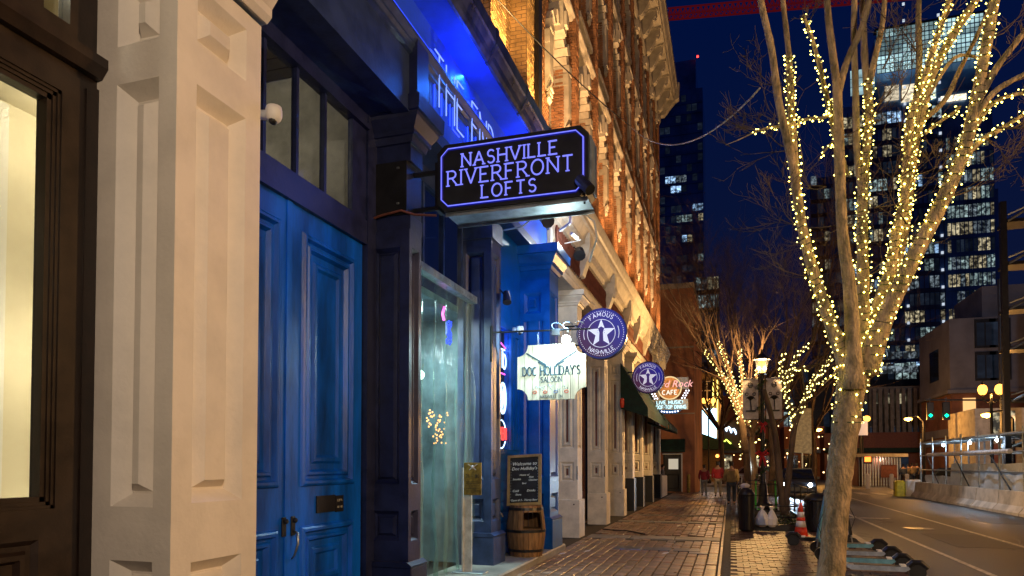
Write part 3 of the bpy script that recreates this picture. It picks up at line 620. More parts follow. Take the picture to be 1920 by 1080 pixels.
# ================================================================== BEIGE / BRICK BUILDING
eb = thing('brick_building', 'ornate red brick building with cream cast iron shopfront and carved window hoods', 'building', (-3.9, 25, 0))
CY = [15.3, 18.85, 22.1, 24.5, 27.2, 30.6, 34.2]
PC = [(.04, -.03), (.05, -.03), (.08, .0), (.10, .0), (.12, -.04)]
for i, y in enumerate(CY):
    xf, xb, w_ = -3.28, -3.76, .5
    low = .85 if i < 3 else 1.15
    o = MB().pilaster(xb, xf, y, y + w_, low, 5.1, [(xb + .08, xf - .08, 1.25, 1.7), (xb + .08, xf - .08, 2.0, 4.35), (xb + .1, xf - .1, 4.5, 4.85)] if i < 3 else [(xb + .08, xf - .08, 1.35, 1.8), (xb + .08, xf - .08, 2.0, 4.6)], [(y + .12, y + w_ - .12, 2.0, 4.35)], PC).build('column', 'cast', eb)
    ins = MB().box(xb + .215, xf - .215, y + .026, y + .034, 2.15, 4.2).box(xb + .215, xf - .215, y + .026, y + .034, 1.4, 1.55); ins.build('column_inset', 'rust', o)
    MB().bbox(xb, xf + .05, y - .05, y + w_ + .05, 0, low, .01).build('base', 'cast' if i < 3 else 'black', o)
    if i < 3: MB().box(xf - .09, xf - .06, y - .058, y - .048, low - .12, low - .09).box(xf - .02, xf, y - .01, y + .01, 1.3, 1.6).build('fixing', 'black', o)
    else: MB().box(xf + .05, xf + .065, y - .06, y + .02, 0, low).build('edge_trim', 'white', o)
    capital(y, y + w_, xf, xb, 5.1, 5.55, 'cast', o)
for a, b in zip(CY, CY[1:]):
    s = MB(); y0, y1 = a + .5, b; m_ = (y0 + y1) / 2
    s.box(-3.9, -3.84, y0, y1, .1, .9).box(-3.92, -3.84, y0, y0 + .08, .9, 5.1).box(-3.92, -3.84, y1 - .08, y1, .9, 5.1).box(-3.92, -3.84, m_ - .04, m_ + .04, .9, 5.1).box(-3.92, -3.84, y0 + .08, y1 - .08, 3.6, 3.75)
    f_ = s.build('shopfront', 'navy' if a > 17 else 'rust', eb)
    MB().box(-3.89, -3.88, y0, y1, .9, 5.1).build('pane', 'glassd', f_)
s = MB().box(-3.9, -3.84, 12.76, 15.3, .1, 5.1); s.build('shopfront', 'rust', eb)
MB().box(-4.2, -3.92, 12.75, 36.6, 0, 5.3).build('inner_wall', 'mortar', eb)
MB().run([(-3.9, 5.55), (-3.30, 5.55), (-3.30, 5.7), (-3.27, 5.72), (-3.27, 5.85), (-3.34, 5.87), (-3.34, 6.5), (-3.9, 6.5)], 13.12, 36.2).build('architrave', 'cast', eb)
sg = MB()
for k in range(150): y = 13.3 + k * .15; sg.lathe((-3.26, y, 5.9), [(.02, 0), (.035, .1), (.018, .25), (.035, .4), (.02, .5)], 5)
sg.build('spindle', 'rust', eb, kind='stuff')
MB().run([(-3.9, 6.5), (-3.25, 6.5), (-3.22, 6.62), (-3.12, 6.66), (-3.12, 6.72), (-3.02, 6.95), (-2.98, 6.97), (-2.98, 7.08), (-2.94, 7.12), (-2.9, 7.25), (-2.9, 7.36), (-3.0, 7.42), (-3.9, 7.6)], 13.12, 36.2).build('cornice', 'cast', eb)
cb0 = None
for k, y in enumerate(CY[:1]): cb = MB(); cb.run([(-3.34, 5.9), (-3.18, 5.95), (-3.06, 6.3), (-3.0, 6.6), (-3.0, 6.9), (-3.34, 6.9)], y + .1, y + .42); cb.lathe((-3.1, y + .26, 6.45), [(.1, -.18), (.14, 0), (.1, .18)], 8)
cb0 = cb.build('cornice_bracket', 'cast', eb)
copies_at(cb0, [cb0.location + Vector((0, y - CY[0], 0)) for y in CY[1:]], eb)
MB().box(-4.9, -3.95, 13.2, 36.6, 7.3, 21.3).build('wall_core', 'mortar', eb)
MB().box(-9, -4.9, 36.3, 36.6, 0, 21.3).build('wall_core', 'mortar', eb)
BAY = 2.62; NB = 9
wins = []
for k in range(NB): wins.append(14.1 + k * BAY)
FL = [(8.35, 10.75), (12.9, 15.1), (17.0, 18.7)]
WW = 1.42
F = []; pc = MB(); sl_ = MB()
for k in range(NB + 1):
    a = (wins[k - 1] + WW if k else 13.2); b = wins[k] if k < NB else 36.5
    pc.box(-3.95, -3.64, a + .012, b - .012, 7.35, 20.2)
    F.append(((-3.95, a, 7.4), XU, (0, -1, 0), .31, 12.8)); F.append(((-3.64, a, 7.4), YU, XU, b - a, 12.8))
    mid = (a + b) / 2
    if k: # thin projecting strip on the pier
        pc.box(-3.64, -3.45, mid - .19, mid + .19, 7.35, 20.2); F.append(((-3.64, mid - .2, 7.4), XU, (0, -1, 0), .19, 12.8)); F.append(((-3.45, mid - .2, 7.4), YU, XU, .4, 12.8))
pc.build('pier_core', 'mortar', eb)
brick_faces(eb, F, 'brick', 300)
# windows: frame, pane, stone hood, sill
def arched(y, z0, zs_, par):
    b = MB(); W = WW
    for q in (0, W - .1): b.box(-4.02, -3.93, y + q, y + q + .1, z0, zs_ + .2)
    b.box(-4.02, -3.93, y + .1, y + W - .1, z0, z0 + .1).box(-4.01, -3.94, y + .1, y + W - .1, (z0 + zs_) / 2, (z0 + zs_) / 2 + .08).box(-4.01, -3.94, y + .1, y + W - .1, zs_ - .02, zs_ + .08)
    o = b.build('window', 'stoned', par)
    MB().box(-3.965, -3.955, y + .05, y + W - .05, z0, zs_ + .7).build('pane', 'glassd', o)
    # spandrel wall under sill
    return o
def hood(y, zs_, par):
    b = MB(); W = WW; c = y + W / 2; r0 = W / 2; n = 11
    for k in range(n):      # voussoirs, alternating proud
        a0 = math.pi * k / n; a1 = math.pi * (k + 1) / n - .02; p = -3.5 if k % 2 == 0 else -3.55
        poly = [(math.cos(a) * r, math.sin(a) * r * .85) for r, a in ((r0, a0), (r0 + .3, a0), (r0 + .3, a1), (r0, a1))]
        b.prism([(q[0], q[1]) for q in poly], (-3.93, c, zs_), YU, ZU, (p + 3.93, 0, 0))
    kz = zs_ + r0 * .85
    b.prism([(-.14, -.12), (.14, -.12), (.2, .5), (-.2, .5)], (-3.93, c, kz), YU, ZU, (.5, 0, 0)); b.prism([(-.1, .0), (.1, .0), (.12, .3), (-.12, .3)], (-3.43, c, kz), YU, ZU, (.06, 0, 0))
    for s_ in (-1, 1):      # long stepped stone shoulders
        cc = c + s_ * (r0 + .16)
        b.box(-3.9, -3.52, cc - .17, cc + .17, zs_ - .3, zs_ - .02)
        b.run([(-3.95, zs_ - 1.25), (-3.6, zs_ - 1.25), (-3.52, zs_ - .95), (-3.52, zs_ - .3), (-3.95, zs_ - .3)], cc - .15, cc + .15)
        for t in range(3): b.run([(-3.6, zs_ - 1.32 - t * .09), (-3.5 - .02 * t, zs_ - 1.26 - t * .09), (-3.5 - .02 * t, zs_ - 1.2 - t * .09), (-3.6, zs_ - 1.26 - t * .09)], cc - .12, cc + .12)
    b.box(-3.9, -3.5, y - .02, y + .0, zs_ - .3, zs_)
    return b
hproto = {}
for fi, (z0, zt) in enumerate(FL):
    for k in range(NB):
        y = wins[k]; key = fi
        if fi not in hproto:
            wo = arched(y, z0, zt, eb); ho = hood(y, zt, eb).build('window_hood', 'stone', eb)
            so = MB().bbox(-3.95, -3.46, y - .12, y + WW + .12, z0 - .16, z0, .015)
            for q in (.05, WW - .2): so.box(-3.8, -3.52, y + q, y + q + .15, z0 - .4, z0 - .17)
            so = so.build('sill', 'stone', eb)
            kp = MB().panel((-3.72, y + .02, z0 - 1.05), YU, ZU, XU, WW - .04, .66, [(.15, WW - .19, .12, .54)], [(.04, -.04), (.05, -.04)]).build('spandrel_panel', 'stone', eb); hproto[fi] = (wo, ho, so, kp, y)
        else:
            wo, ho, so, kp, y0_ = hproto[fi]
            for ob in (wo, ho, so, kp):
                c_ = copy_tree(ob, ob.location + Vector((0, y - y0_, 0)), eb)
bc = MB()
for z in (12.2, 16.35): bc.run([(-3.9, z), (-3.5, z), (-3.44, z + .08), (-3.44, z + .16), (-3.9, z + .2)], 13.3, 36.5)
bc.build('belt_course', 'stone', eb)
# top cornice with big brackets
MB().run([(-4, 19.6), (-3.45, 19.6), (-3.38, 19.75), (-3.38, 20.0), (-3.45, 20.05), (-3.45, 20.75), (-2.72, 20.85), (-2.72, 21.0), (-2.64, 21.08), (-2.55, 21.35), (-2.5, 21.42), (-2.5, 21.7), (-4, 21.8)], 12.9, 36.9).build('top_cornice', 'stoned', eb)
tbk = MB(); k = 0; y = 13.4
tb0 = None
while y < 36.8:
    if tb0 is None:
        b = MB().run([(-3.45, 19.75), (-3.3, 19.8), (-3.15, 20.0), (-2.98, 20.35), (-2.85, 20.5), (-2.8, 20.75), (-3.45, 20.84)], y, y + .34)
        b.lathe((-2.98, y + .17, 20.55), [(.12, -.2), (.14, 0), (.12, .2)], 8); b.lathe((-3.3, y + .17, 19.9), [(.1, -.1), (.15, 0), (.1, .15)], 8)
        b.box(-3.4, -2.76, y - .04, y + .38, 20.72, 20.84); tb0 = b.build('cornice_bracket', 'stoned', eb); ty0 = y
    else: copy_tree(tb0, tb0.location + Vector((0, y - ty0, 0)), eb)
    y += BAY / 2
MB().run([(-3.45, 20.1), (-3.2, 20.1), (-2.9, 20.5), (-2.62, 20.8), (-2.45, 20.9), (-2.4, 21.72), (-3.45, 21.8)], 36.9, 37.25).build('cornice_end', 'stoned', eb)
# uplights on the ledge
fx_proto = None
for i, y in enumerate([8.1, 10.6, 12.6, 14.6, 17.2, 19.8, 22.4, 25.0, 27.7, 30.3, 32.9, 35.5]):
    pr_ = bb if y < 13.1 else eb
    if fx_proto is None or i == 3:
        fx_proto = MB().box(-3.22, -3.1, y - .09, y + .09, 7.44, 7.56).box(-3.18, -3.14, y - .02, y + .02, 7.38, 7.44).build('uplight', 'black', pr_); f0 = y
    else: copy_tree(fx_proto, fx_proto.location + Vector((0, y - f0, 0)), pr_)
    near = y < 13.1
    lamp('uplight_beam', 'SPOT', (-3.16, y, 7.58), 900 if near else 850, (1, .60, .20) if near else (1, .55, .22), target=(-3.75, y + .5, 13.5), size=.05, spot=95, parent=pr_)

# ================================================================== SIGNS
# lofts box sign
S = thing('lofts_sign', 'projecting black box sign with blue neon reading Nashville Riverfront Lofts', 'sign', (-3.15, 7.35, 4.5))
SX0, SX1, SZ0, SZ1, SY = -3.15, -1.41, 4.50, 5.26, 7.2
b = MB(); c = .09
poly = [(SX0 + c, SZ0), (SX1 - c, SZ0), (SX1, SZ0 + c), (SX1, SZ1 - c), (SX1 - c, SZ1), (SX0 + c, SZ1), (SX0, SZ1 - c), (SX0, SZ0 + c)]
b.prism(poly, (0, SY, 0), XU, ZU, (0, .36, 0)); b.build('cabinet', 'black', S)
b = MB(); b.prism(poly, (0, SY - .03, 0), XU, ZU, (0, .028, 0)); b.build('face_rim', 'black', S)
MB().box(SX0 + .09, SX1 - .02, SY + .0, SY + .40, SZ0 - .02, SZ0 - .004).box(SX0 + .09, SX1 - .02, SY, SY + .01, SZ0 - .05, SZ0 - .01).box(SX0 + .09, SX1 - .02, SY + .39, SY + .40, SZ0 - .05, SZ0 - .01).build('bottom_tray', 'galv', S)
MB().box(SX1 + .002, SX1 + .02, SY + .02, SY + .34, SZ0 + .1, SZ1 - .1).build('end_plate', 'galv', S)
ins = .055; cc = .08
bo = [(SX0 + ins + cc, SZ0 + ins), (SX1 - ins - cc, SZ0 + ins), (SX1 - ins, SZ0 + ins + cc), (SX1 - ins, SZ1 - ins - cc), (SX1 - ins - cc, SZ1 - ins), (SX0 + ins + cc, SZ1 - ins), (SX0 + ins, SZ1 - ins - cc), (SX0 + ins, SZ0 + ins + cc)]
MB().tube([(x, SY - .04, z) for x, z in bo + bo[:1] + bo[1:2]], .0095, 6).build('neon_border', 'neonl', S)
cxs = (SX0 + SX1) / 2 - .02
MB().tube([(x, SY - .032, z) for x, z in bo + bo[:1] + bo[1:2]], .016, 6).build('halo', 'neonh', S)  # glowing tube added under the border, stands for its halo on the face
for t, z, h, g in (('NASHVILLE', 4.985, .145, .3), ('RIVERFRONT', 4.785, .165, .3), ('LOFTS', 4.605, .14, .34)):
    q = MB(); text(q, t, (cxs, SY - .036, z), XU, ZU, h, .0092, gap=g, serif=True); q.build('lettering', 'neonl', S)
MB().tube([(-3.5, 7.3, 5.02), (-3.14, 7.3, 5.02)], .03, 8).tube([(-3.5, 7.3, 4.6), (-3.14, 7.3, 4.6)], .03, 8).box(-3.2, -3.15, 7.22, 7.4, 4.55, 5.1).build('bracket', 'black', S)
MB().tube([(-1.5, 7.14, 4.66), (-1.37, 7.05, 4.5)], .06, 10).tube([(-1.48, 7.3, 4.46), (-1.44, 7.1, 4.62)], .012, 5).build('spotlight', 'black', S)
tag(MB().tube([(-4.05, 7.07, 4.45), (-3.8, 7.06, 4.5), (-3.55, 7.06, 4.53), (-3.4, 7.1, 4.48), (-3.15, 7.15, 4.46)], .014, 6).build('conduit', 'rust'), 'thin rusty conduit running across the dark pilaster to the box sign', 'conduit')
tag(MB().tube([(-3.35, 10.2, 5.3), (-3.0, 10.0, 5.25), (-2.6, 9.6, 5.3), (-2.2, 8.6, 5.1), (-1.9, 7.62, 4.5)], .012, 6).build('power_cable', 'white'), 'white cable drooping from the underside of the box sign to the wall', 'cable')
tag(MB().tube([(-1.6, 7.58, 4.5), (-1.45, 7.7, 4.4), (-1.42, 7.7, 4.2), (-1.6, 8.2, 4.1)], .011, 6).build('power_cable', 'white'), 'white cable loop hanging at the outer end of the box sign', 'cable')
lamp('sign_glow', 'AREA', (-2.28, 7.12, 4.88), 6, (.12, .2, 1), target=(-2.3, 6, 4.85), size=(1.5, .6), parent=S)

# Doc Holliday's board
D = thing('saloon_sign', "hanging pale wooden board sign reading Doc Holliday's Saloon with notched corners", 'sign', (-2.5, 9.9, 3.5))
x0, x1, z0, z1, Yd = -3.04, -1.99, 2.60, 3.42, 9.9
def notch(cx, cz, a0, a1, r=.17): return [(cx + r * math.cos(rad(a0 + (a1 - a0) * i / 6)), cz + r * math.sin(rad(a0 + (a1 - a0) * i / 6))) for i in range(7)]
out = notch(x0, z0, 90, 0) + notch(x1, z0, 180, 90) + notch(x1, z1, 270, 180) + notch(x0, z1, 0, -90)
# planks: clip outline into vertical boards
def clip(poly, a, b):
    def side(poly, f, val, keep):
        res = []
        for i in range(len(poly)):
            p, q = poly[i], poly[(i + 1) % len(poly)]
            if keep(p[0], val): res.append(p)
            if keep(p[0], val) != keep(q[0], val): t = (val - p[0]) / (q[0] - p[0]); res.append((val, p[1] + t * (q[1] - p[1])))
        return res
    poly = side(poly, 0, a, lambda x, v: x >= v); return side(poly, 0, b, lambda x, v: x <= v)
npk = 9
for i in range(npk):
    a = x0 + (x1 - x0) * i / npk + .003; e = x0 + (x1 - x0) * (i + 1) / npk - .003; pp = clip(out, a, e)
    if len(pp) > 2: MB().prism(pp, (0, Yd - R.random() * .003, 0), XU, ZU, (0, .035, 0)).build('plank', 'wood', D)
MB().prism(clip(out, x0 + .02, x1 - .02), (0, Yd + .036, 0), XU, ZU, (0, .01, 0)).build('back_board', 'wood', D)
ink = mat('sign_ink', (.02, .05, .07), .6, bump=0)
for t_, z_, h_, r_, g_, xs_ in (("DOC HOLLIDAY'S", 2.965, .125, .0095, .2, .66), ('SALOON', 2.86, .075, .005, .22, .8), ('NASHVILLE TN', 2.625, .04, .0028, .3, .8)):
    q = MB(); text(q, t_, ((x0 + x1) / 2, Yd - .006, z_), XU, ZU, h_, r_, gap=g_, serif=True, xs=xs_, n=4); q.build('lettering', ink, D)
q = MB()
for s_ in (-1, 1):      # crossed revolvers
    cx_ = (x0 + x1) / 2; q.beam((cx_ + s_ * .13, Yd - .006, 3.15), (cx_ + s_ * .38, Yd - .006, 3.30), .01, .022); q.beam((cx_ + s_ * .1, Yd - .008, 3.12), (cx_ + s_ * .19, Yd - .008, 3.17), .012, .04); q.beam((cx_ + s_ * .1, Yd - .006, 3.13), (cx_ + s_ * .07, Yd - .006, 3.08), .01, .03)
for k in range(9): q.ball((cx_ + R.uniform(-.14, .14), Yd - .003, 3.2 + R.uniform(0, .13)), .006, 5, 3)
q.build('revolver_emblem', ink, D)
q = MB()
for k in range(26): q.ball((cx_ + R.uniform(-.27, .27), Yd - .002, 2.77 + R.uniform(-.03, .05)), R.uniform(.005, .012), 5, 3)
q.build('card_scroll', mat('grey_ink', (.25, .33, .36), .6, bump=0), D)
for k in range(4): MB().tube([(cx_ - .25 + k * .16 + .03 * math.cos(a), Yd - .006, 2.715 + .02 * math.sin(a)) for a in [j * .7 for j in range(10)]], .004, 4).build('poker_chip', 'orange' if k != 2 else 'docblue', D)
for x in (-2.72, -2.12):
    ch = MB()
    for k in range(6): ch.tube([(x + .012 * math.cos(a) * (k % 2) , Yd + .015 + .012 * math.cos(a) * (1 - k % 2), 3.405 + k * .036 + .02 * math.sin(a)) for a in [j * 1.05 for j in range(7)]], .0035, 4)
    ch.build('chain', 'metal', D)
AR = thing('sign_bracket', 'horizontal steel arm with scrollwork holding the wooden saloon board', 'bracket', (-3.4, 9.9, 3.65))
b = MB().tube([(-3.46, 9.92, 3.65), (-1.93, 9.92, 3.62)], .014, 6).tube([(-3.42, 9.92, 3.62), (-3.36, 9.92, 3.3)], .009, 5).box(-3.47, -3.44, 9.9, 9.95, 3.2, 3.75); b.build('arm', 'black', AR)
b = MB()
for k in range(3): b.tube([(-2.45 + k * .17 + .09 * math.cos(a) * (1 - a / 9), 9.92, 3.69 + .05 * math.sin(a)) for a in [j * .6 for j in range(10)]], .006, 5)
b.box(-2.5, -2.38, 9.88, 9.96, 3.55, 3.64); b.build('scroll', 'metal', AR)
FLD = thing('flood_lamp', 'dazzling white floodlight on the bracket lighting the wooden saloon board', 'lamp', (-2.2, 9.72, 3.55))
MB().ball((-2.22, 9.60, 3.42), .066, 12, 8).build('bulb', emi('flood_bulb', (.85, 1, .95), 90), FLD); MB().tube([(-2.22, 9.9, 3.63), (-2.23, 9.76, 3.57)], .02, 8).build('holder', 'black', FLD)
lamp('flood_beam', 'POINT', (-2.30, 9.45, 3.34), 32, (.62, .93, 1), size=.03, parent=FLD)
lamp('flood_beam', 'SPOT', (-2.3, 9.8, 3.8), 160, (.30, .66, 1), target=(-3.4, 12.0, 3.4), size=.04, spot=110, parent=FLD)
lamp('flood_beam', 'SPOT', (-2.3, 9.75, 3.7), 300, (.5, .85, 1), target=(-3.4, 8.9, 1.5), size=.04, spot=90, parent=FLD)

# round signs
def round_sign(x, y, z, r, label, dim=1):
    T = thing('round_sign', label, 'sign', (x, y, z), 'round purple star signs')
    o = MB().prism([(r * math.cos(rad(a)), r * math.sin(rad(a))) for a in range(0, 360, 9)], (x, y, z), XU, ZU, (0, .2, 0)).build('drum', mat('sign_blue', (.02, .02, .22), .35, bump=0), T)
    f = MB().prism([((r - .03) * math.cos(rad(a)), (r - .03) * math.sin(rad(a))) for a in range(0, 360, 9)], (x, y - .006, z), XU, ZU, (0, .005, 0)).build('face', face_m, T)
    q = MB()
    for k in range(64): a = 2 * math.pi * k / 64; q.ball((x + (r - .065) * math.cos(a), y - .008, z + (r - .065) * math.sin(a)), .0095, 5, 3)
    q.build('bulb_ring', 'whitep', T, kind='stuff')
    q = MB()
    for a0, a1 in ((55, 0), (-30, 0)): pass
    q.tube([(x + .55 * r * math.cos(rad(a)), y - .01, z + .55 * r * math.sin(rad(a))) for a in range(0, 361, 12)], .006, 4)
    for a0, a1 in ((-18, 22), (158, 198)): q.tube([(x + .7 * r * math.cos(rad(a)), y - .01, z + .7 * r * math.sin(rad(a))) for a in range(a0, a1 + 1, 8)], .006, 4)
    star = [((.56 if k % 2 == 0 else .235) * r * math.cos(rad(90 + 36 * k)), (.56 if k % 2 == 0 else .235) * r * math.sin(rad(90 + 36 * k))) for k in range(10)]
    q.build('ring', 'whitep', T)
    MB().prism(star, (x, y - .014, z), XU, ZU, (0, .008, 0)).build('star', 'whitep', T)
    g = MB().prism([(-.045 * r * 2, -.38 * r), (.045 * r * 2, -.38 * r), (.035 * r * 2, .02), (.06 * r * 2, .2 * r), (.0, .27 * r), (-.06 * r * 2, .2 * r), (-.035 * r * 2, .02)], (x, y - .02, z), XU, ZU, (0, .006, 0))
    for k in range(3):
        for s_ in (-1, 1): g.ball((x + s_ * .13 * r, y - .018, z + (.02 + .09 * k) * r), .008, 5, 3)
    g.build('guitar_head', face_m, T)
    q = MB(); text(q, 'FAMOUS', (x, y - .01, z), XU, ZU, .16 * r, .0062, gap=.28, ring=(.67 * r, 90, False), n=4); text(q, 'NASHVILLE', (x, y - .01, z), XU, ZU, .16 * r, .0062, gap=.26, ring=(.82 * r, -90, True), n=4)
    q.build('lettering', 'whitep', T)
    MB().tube([(-3.3, y + .1, z + .2), (x - r * .9, y + .1, z + .2)], .02, 6).tube([(-3.3, y + .1, z - .2), (x - r * .9, y + .1, z - .2)], .02, 6).build('bracket', 'black', T)
    return T
M['whitep'] = emi('lit_white_print', (.75, .78, 1), .62, (.6, .6, .6))
face_m = emi('sign_face', (.05, .03, .22), .55, (.03, .015, .06))
def grad_face():
    n = face_m.node_tree.nodes; l = face_m.node_tree.links; p = n['Principled BSDF']; tc = n.new('ShaderNodeTexCoord'); sx = n.new('ShaderNodeSeparateXYZ'); mr = n.new('ShaderNodeMapRange'); mr.inputs[1].default_value = -.5; mr.inputs[2].default_value = .5
    ma = n.new('ShaderNodeMath'); ma.operation = 'ADD'; l.new(tc.outputs['Object'], sx.inputs[0]); l.new(sx.outputs[0], ma.inputs[0]); l.new(sx.outputs[2], ma.inputs[1]); l.new(ma.outputs[0], mr.inputs[0])
    cr = n.new('ShaderNodeValToRGB'); cr.color_ramp.elements[0].color = (.09, .02, .07, 1); cr.color_ramp.elements[1].color = (.012, .02, .40, 1); l.new(mr.outputs[0], cr.inputs[0]); l.new(cr.outputs[0], p.inputs['Emission Color'])
grad_face()
round_sign(-2.5, 14.0, 4.32, .52, 'nearer and larger round purple sign with white star and guitar head')
round_sign(-2.51, 22.5, 4.43, .52, 'farther round purple star sign, over the dark green awning')

# cafe sign
H = thing('cafe_sign', 'farthest projecting sign, lit Hard Rock Cafe disc above a live music board', 'sign', (-2.2, 27, 4))
hy = 27.0
MB().prism([(.42 * math.cos(rad(a)), .42 * math.sin(rad(a))) for a in range(0, 360, 12)], (-2.2, hy, 4.55), XU, ZU, (0, .2, 0)).build('disc', emi('brown_disc', (.35, .16, .05), .45, (.3, .15, .06)), H)
MB().tube([(-2.2 + .43 * math.cos(rad(a)), hy - .01, 4.55 + .43 * math.sin(rad(a))) for a in range(0, 361, 12)], .025, 6).build('ring', 'lampw', H) if 'lampw' in M else MB().tube([(-2.2 + .43 * math.cos(rad(a)), hy - .01, 4.55 + .43 * math.sin(rad(a))) for a in range(0, 361, 12)], .025, 6).build('ring', emi('gold_ring', (1, .72, .35), 1.0), H)
MB().box(-2.85, -2.55, hy - .02, hy + .12, 4.4, 4.9).build('wing_panel', 'metal', H); MB().box(-1.9, -1.5, hy - .02, hy + .12, 4.5, 4.95).build('wing_panel', 'metal', H)
q = MB(); bftext(q, 'Hard Rock', (-2.17, hy - .05, 4.58), XU, ZU, .27, .008, shear=.3); q.build('lettering', emi('pink_letters', (1, .45, .42), 1.3), H)
q = MB(); text(q, 'CAFE', (-2.2, hy - .04, 4.3), XU, ZU, .16, .016); q.build('lettering', emi('cream_letters', (1, .9, .75), 1.3), H)
MB().box(-2.88, -1.53, hy - .02, hy + .18, 3.72, 4.12).build('board', 'galv', H)
cy_l = emi('cyan_letters', (.6, .95, 1), 1.5)
MB_q = MB(); text(MB_q, 'LIVE MUSIC!', (-2.2, hy - .04, 3.94), XU, ZU, .125, .013); MB_q.build('lettering', cy_l, H); q = MB(); text(q, 'ROOF-TOP DINING', (-2.2, hy - .04, 3.76), XU, ZU, .125, .013, xs=.8); q.build('lettering', cy_l, H)
q = MB()
for s_ in (-1, 1):
    for k in range(4):
        for j in range(2): q.ball((-2.2 + s_ * (.46 + .05 * k + j * .1), hy - .03, 4.16 + k * .09), .028, 6, 4)
for k in range(3):
    for j in range(k + 1): q.ball((-2.62 + (j - k / 2) * .1, hy - .03, 5.22 - k * .08), .028, 6, 4)
for k in range(7): q.ball((-2.5 + k * .1, hy - .03, 3.66 - .03 * math.sin(k * math.pi / 6)), .028, 6, 4)
q.build('marquee_bulbs', emi('marquee', (.9, .9, 1), 4), H, kind='stuff')
MB().prism([(-.45, 0), (.45, 0), (.25, -.14), (-.25, -.14)], (-2.2, hy, 3.72), XU, ZU, (0, .15, 0)).prism([(-.14, -.3), (.14, -.3), (0, .05)], (-2.62, hy, 5.25), XU, ZU, (0, .1, 0)).build('trim', 'docblue', H)
MB().tube([(-3.3, hy + .08, 4.5), (-2.6, hy + .08, 4.5)], .03, 6).build('bracket', 'black', H)

# cameras and small fittings
def dome_cam(p, label, r=.07):
    p = Vector(p); T = thing('security_camera', label, 'camera', p)
    MB().lathe(p + Vector((0, 0, 0)), [(r * .9, .06), (r, .03), (r, -.01), (r * .8, -.04), (r * .4, -.06)], 14).tube([p + Vector((-.12, 0, .02)), p], r * .6, 8).build('housing', 'white', T, smooth=True)
    MB().ball(p + Vector((0, -.01, -.045)), r * .55, 10, 6).build('lens', 'black', T, smooth=True)
dome_cam((-3.25, 4.36, 4.27), 'white dome security camera on the blue side of the cream column', .062)
dome_cam((-3.33, 11.0, 3.88), 'small white dome security camera above the bay window', .065)
def spot(p, q, label, r=.07):
    p = Vector(p); q = Vector(q); T = thing('floodlight', label, 'floodlight', p); d = (q - p).normalized()
    MB().tube([p, p + d * .2], [r, r * .7], 10).build('housing', 'black', T); MB().tube([p + d * .1 + Vector((0, 0, .0)), p + d * .1 + Vector((-.12, 0, .14))], .013, 5).build('arm', 'black', T)
spot((-3.28, 10.15, 4.15), (-3.35, 10.3, 4.5), 'pair-mounted black floodlight on the blue pilaster beside the saloon bay')
spot((-2.93, 13.9, 5.93), (-3.0, 14.2, 6.3), 'black floodlight hanging below the cream cornice over the first round sign', .13)
spot((-3.05, 11.8, 5.95), (-3.3, 12.2, 6.2), 'dark wall speaker tucked under the cornice right of the box sign', .12)
MB_ = MB().tube([(-3.4, 13.9, 6.2), (-2.9, 13.9, 6.25)], .015, 5).tube([(-3.1, 12.9, 6.15), (-2.85, 12.7, 6.2), (-2.8, 12.6, 6.45)], .03, 6)
MB_.tube([(-2.86, 12.85, 6.05), (-2.8, 13.05, 6.02)], .035, 8); lamp('arm_light', 'POINT', (-2.74, 13.0, 5.9), 55, (.85, .95, 1), size=.05)
tag(MB_.build('fixture_arm', 'white'), 'white lamp arm under the cornice right of the box sign', 'lamp arm')
# awnings
A = thing('awning', 'long dark green canvas awning over the cream shopfront columns', 'awning', (-2.9, 22, 3.3))
MB().run([(-3.3, 4.85), (-2.45, 3.4), (-2.45, 3.12), (-2.47, 3.12), (-2.47, 3.38), (-3.3, 4.8)], 21.9, 29.2).prism([(-3.3, 4.85), (-2.45, 3.4), (-2.45, 3.12), (-3.3, 3.4)], (0, 21.88, 0), XU, ZU, (0, .02, 0)).build('canvas', 'awn', A)
MB().run([(-3.3, 3.35), (-2.4, 3.06), (-2.4, 3.1), (-3.3, 3.42)], 29.3, 33.8).run([(-3.3, 4.2), (-2.4, 3.3), (-2.4, 3.06), (-2.43, 3.06), (-2.43, 3.26), (-3.3, 4.14)], 29.3, 33.8).build('canvas', 'awn', A)
tag(MB().lathe((-3.2, 21.5, 3.4), [(.05, 0), (.07, .1), (.07, .25), (.03, .3)], 8).build('alarm_bell', 'orange'), 'small red alarm fitting on the cream column before the awning', 'alarm')
# info post
IP = thing('notice_stand', 'grey steel post stand holding a gold-brown menu notice', 'stand', (-3.33, 9.0, .13))
p0 = at(878, 1000, 9.1); sx = p0.x
MB().box(sx - .055, sx + .055, 9.08, 9.11, .14, 1.25).box(sx - .075, sx - .055, 9.04, 9.13, .14, 1.6).build('post', mat('pale_post', (.6, .62, .62), .5, bump=.05), IP)
MB().bbox(sx - .2, sx + .26, 8.98, 9.22, .13, .15, .004).build('foot', 'galv', IP)
MB().box(sx - .04, sx + .215, 9.03, 9.05, 1.22, 1.67).build('notice', mat('gold_notice', (.42, .27, .05), .35, .3, var=.3, scale=14, bump=.1), IP)
q = MB(); text(q, '21 - 80', (sx + .09, 9.025, 1.46), XU, ZU, .045, .004)
for k in range(7): q.box(sx - .01, sx + .19, 9.024, 9.029, 1.40 - k * .023, 1.404 - k * .023)
q.build('print', 'black', IP)
q = MB().ball((sx + .09, 9.03, 1.61), .025, 8, 5).beam((sx + .02, 9.028, 1.65), (sx + .14, 9.028, 1.57), .006, .01).beam((sx + .16, 9.028, 1.65), (sx + .04, 9.028, 1.57), .006, .01); q.build('emblem', 'white', IP)
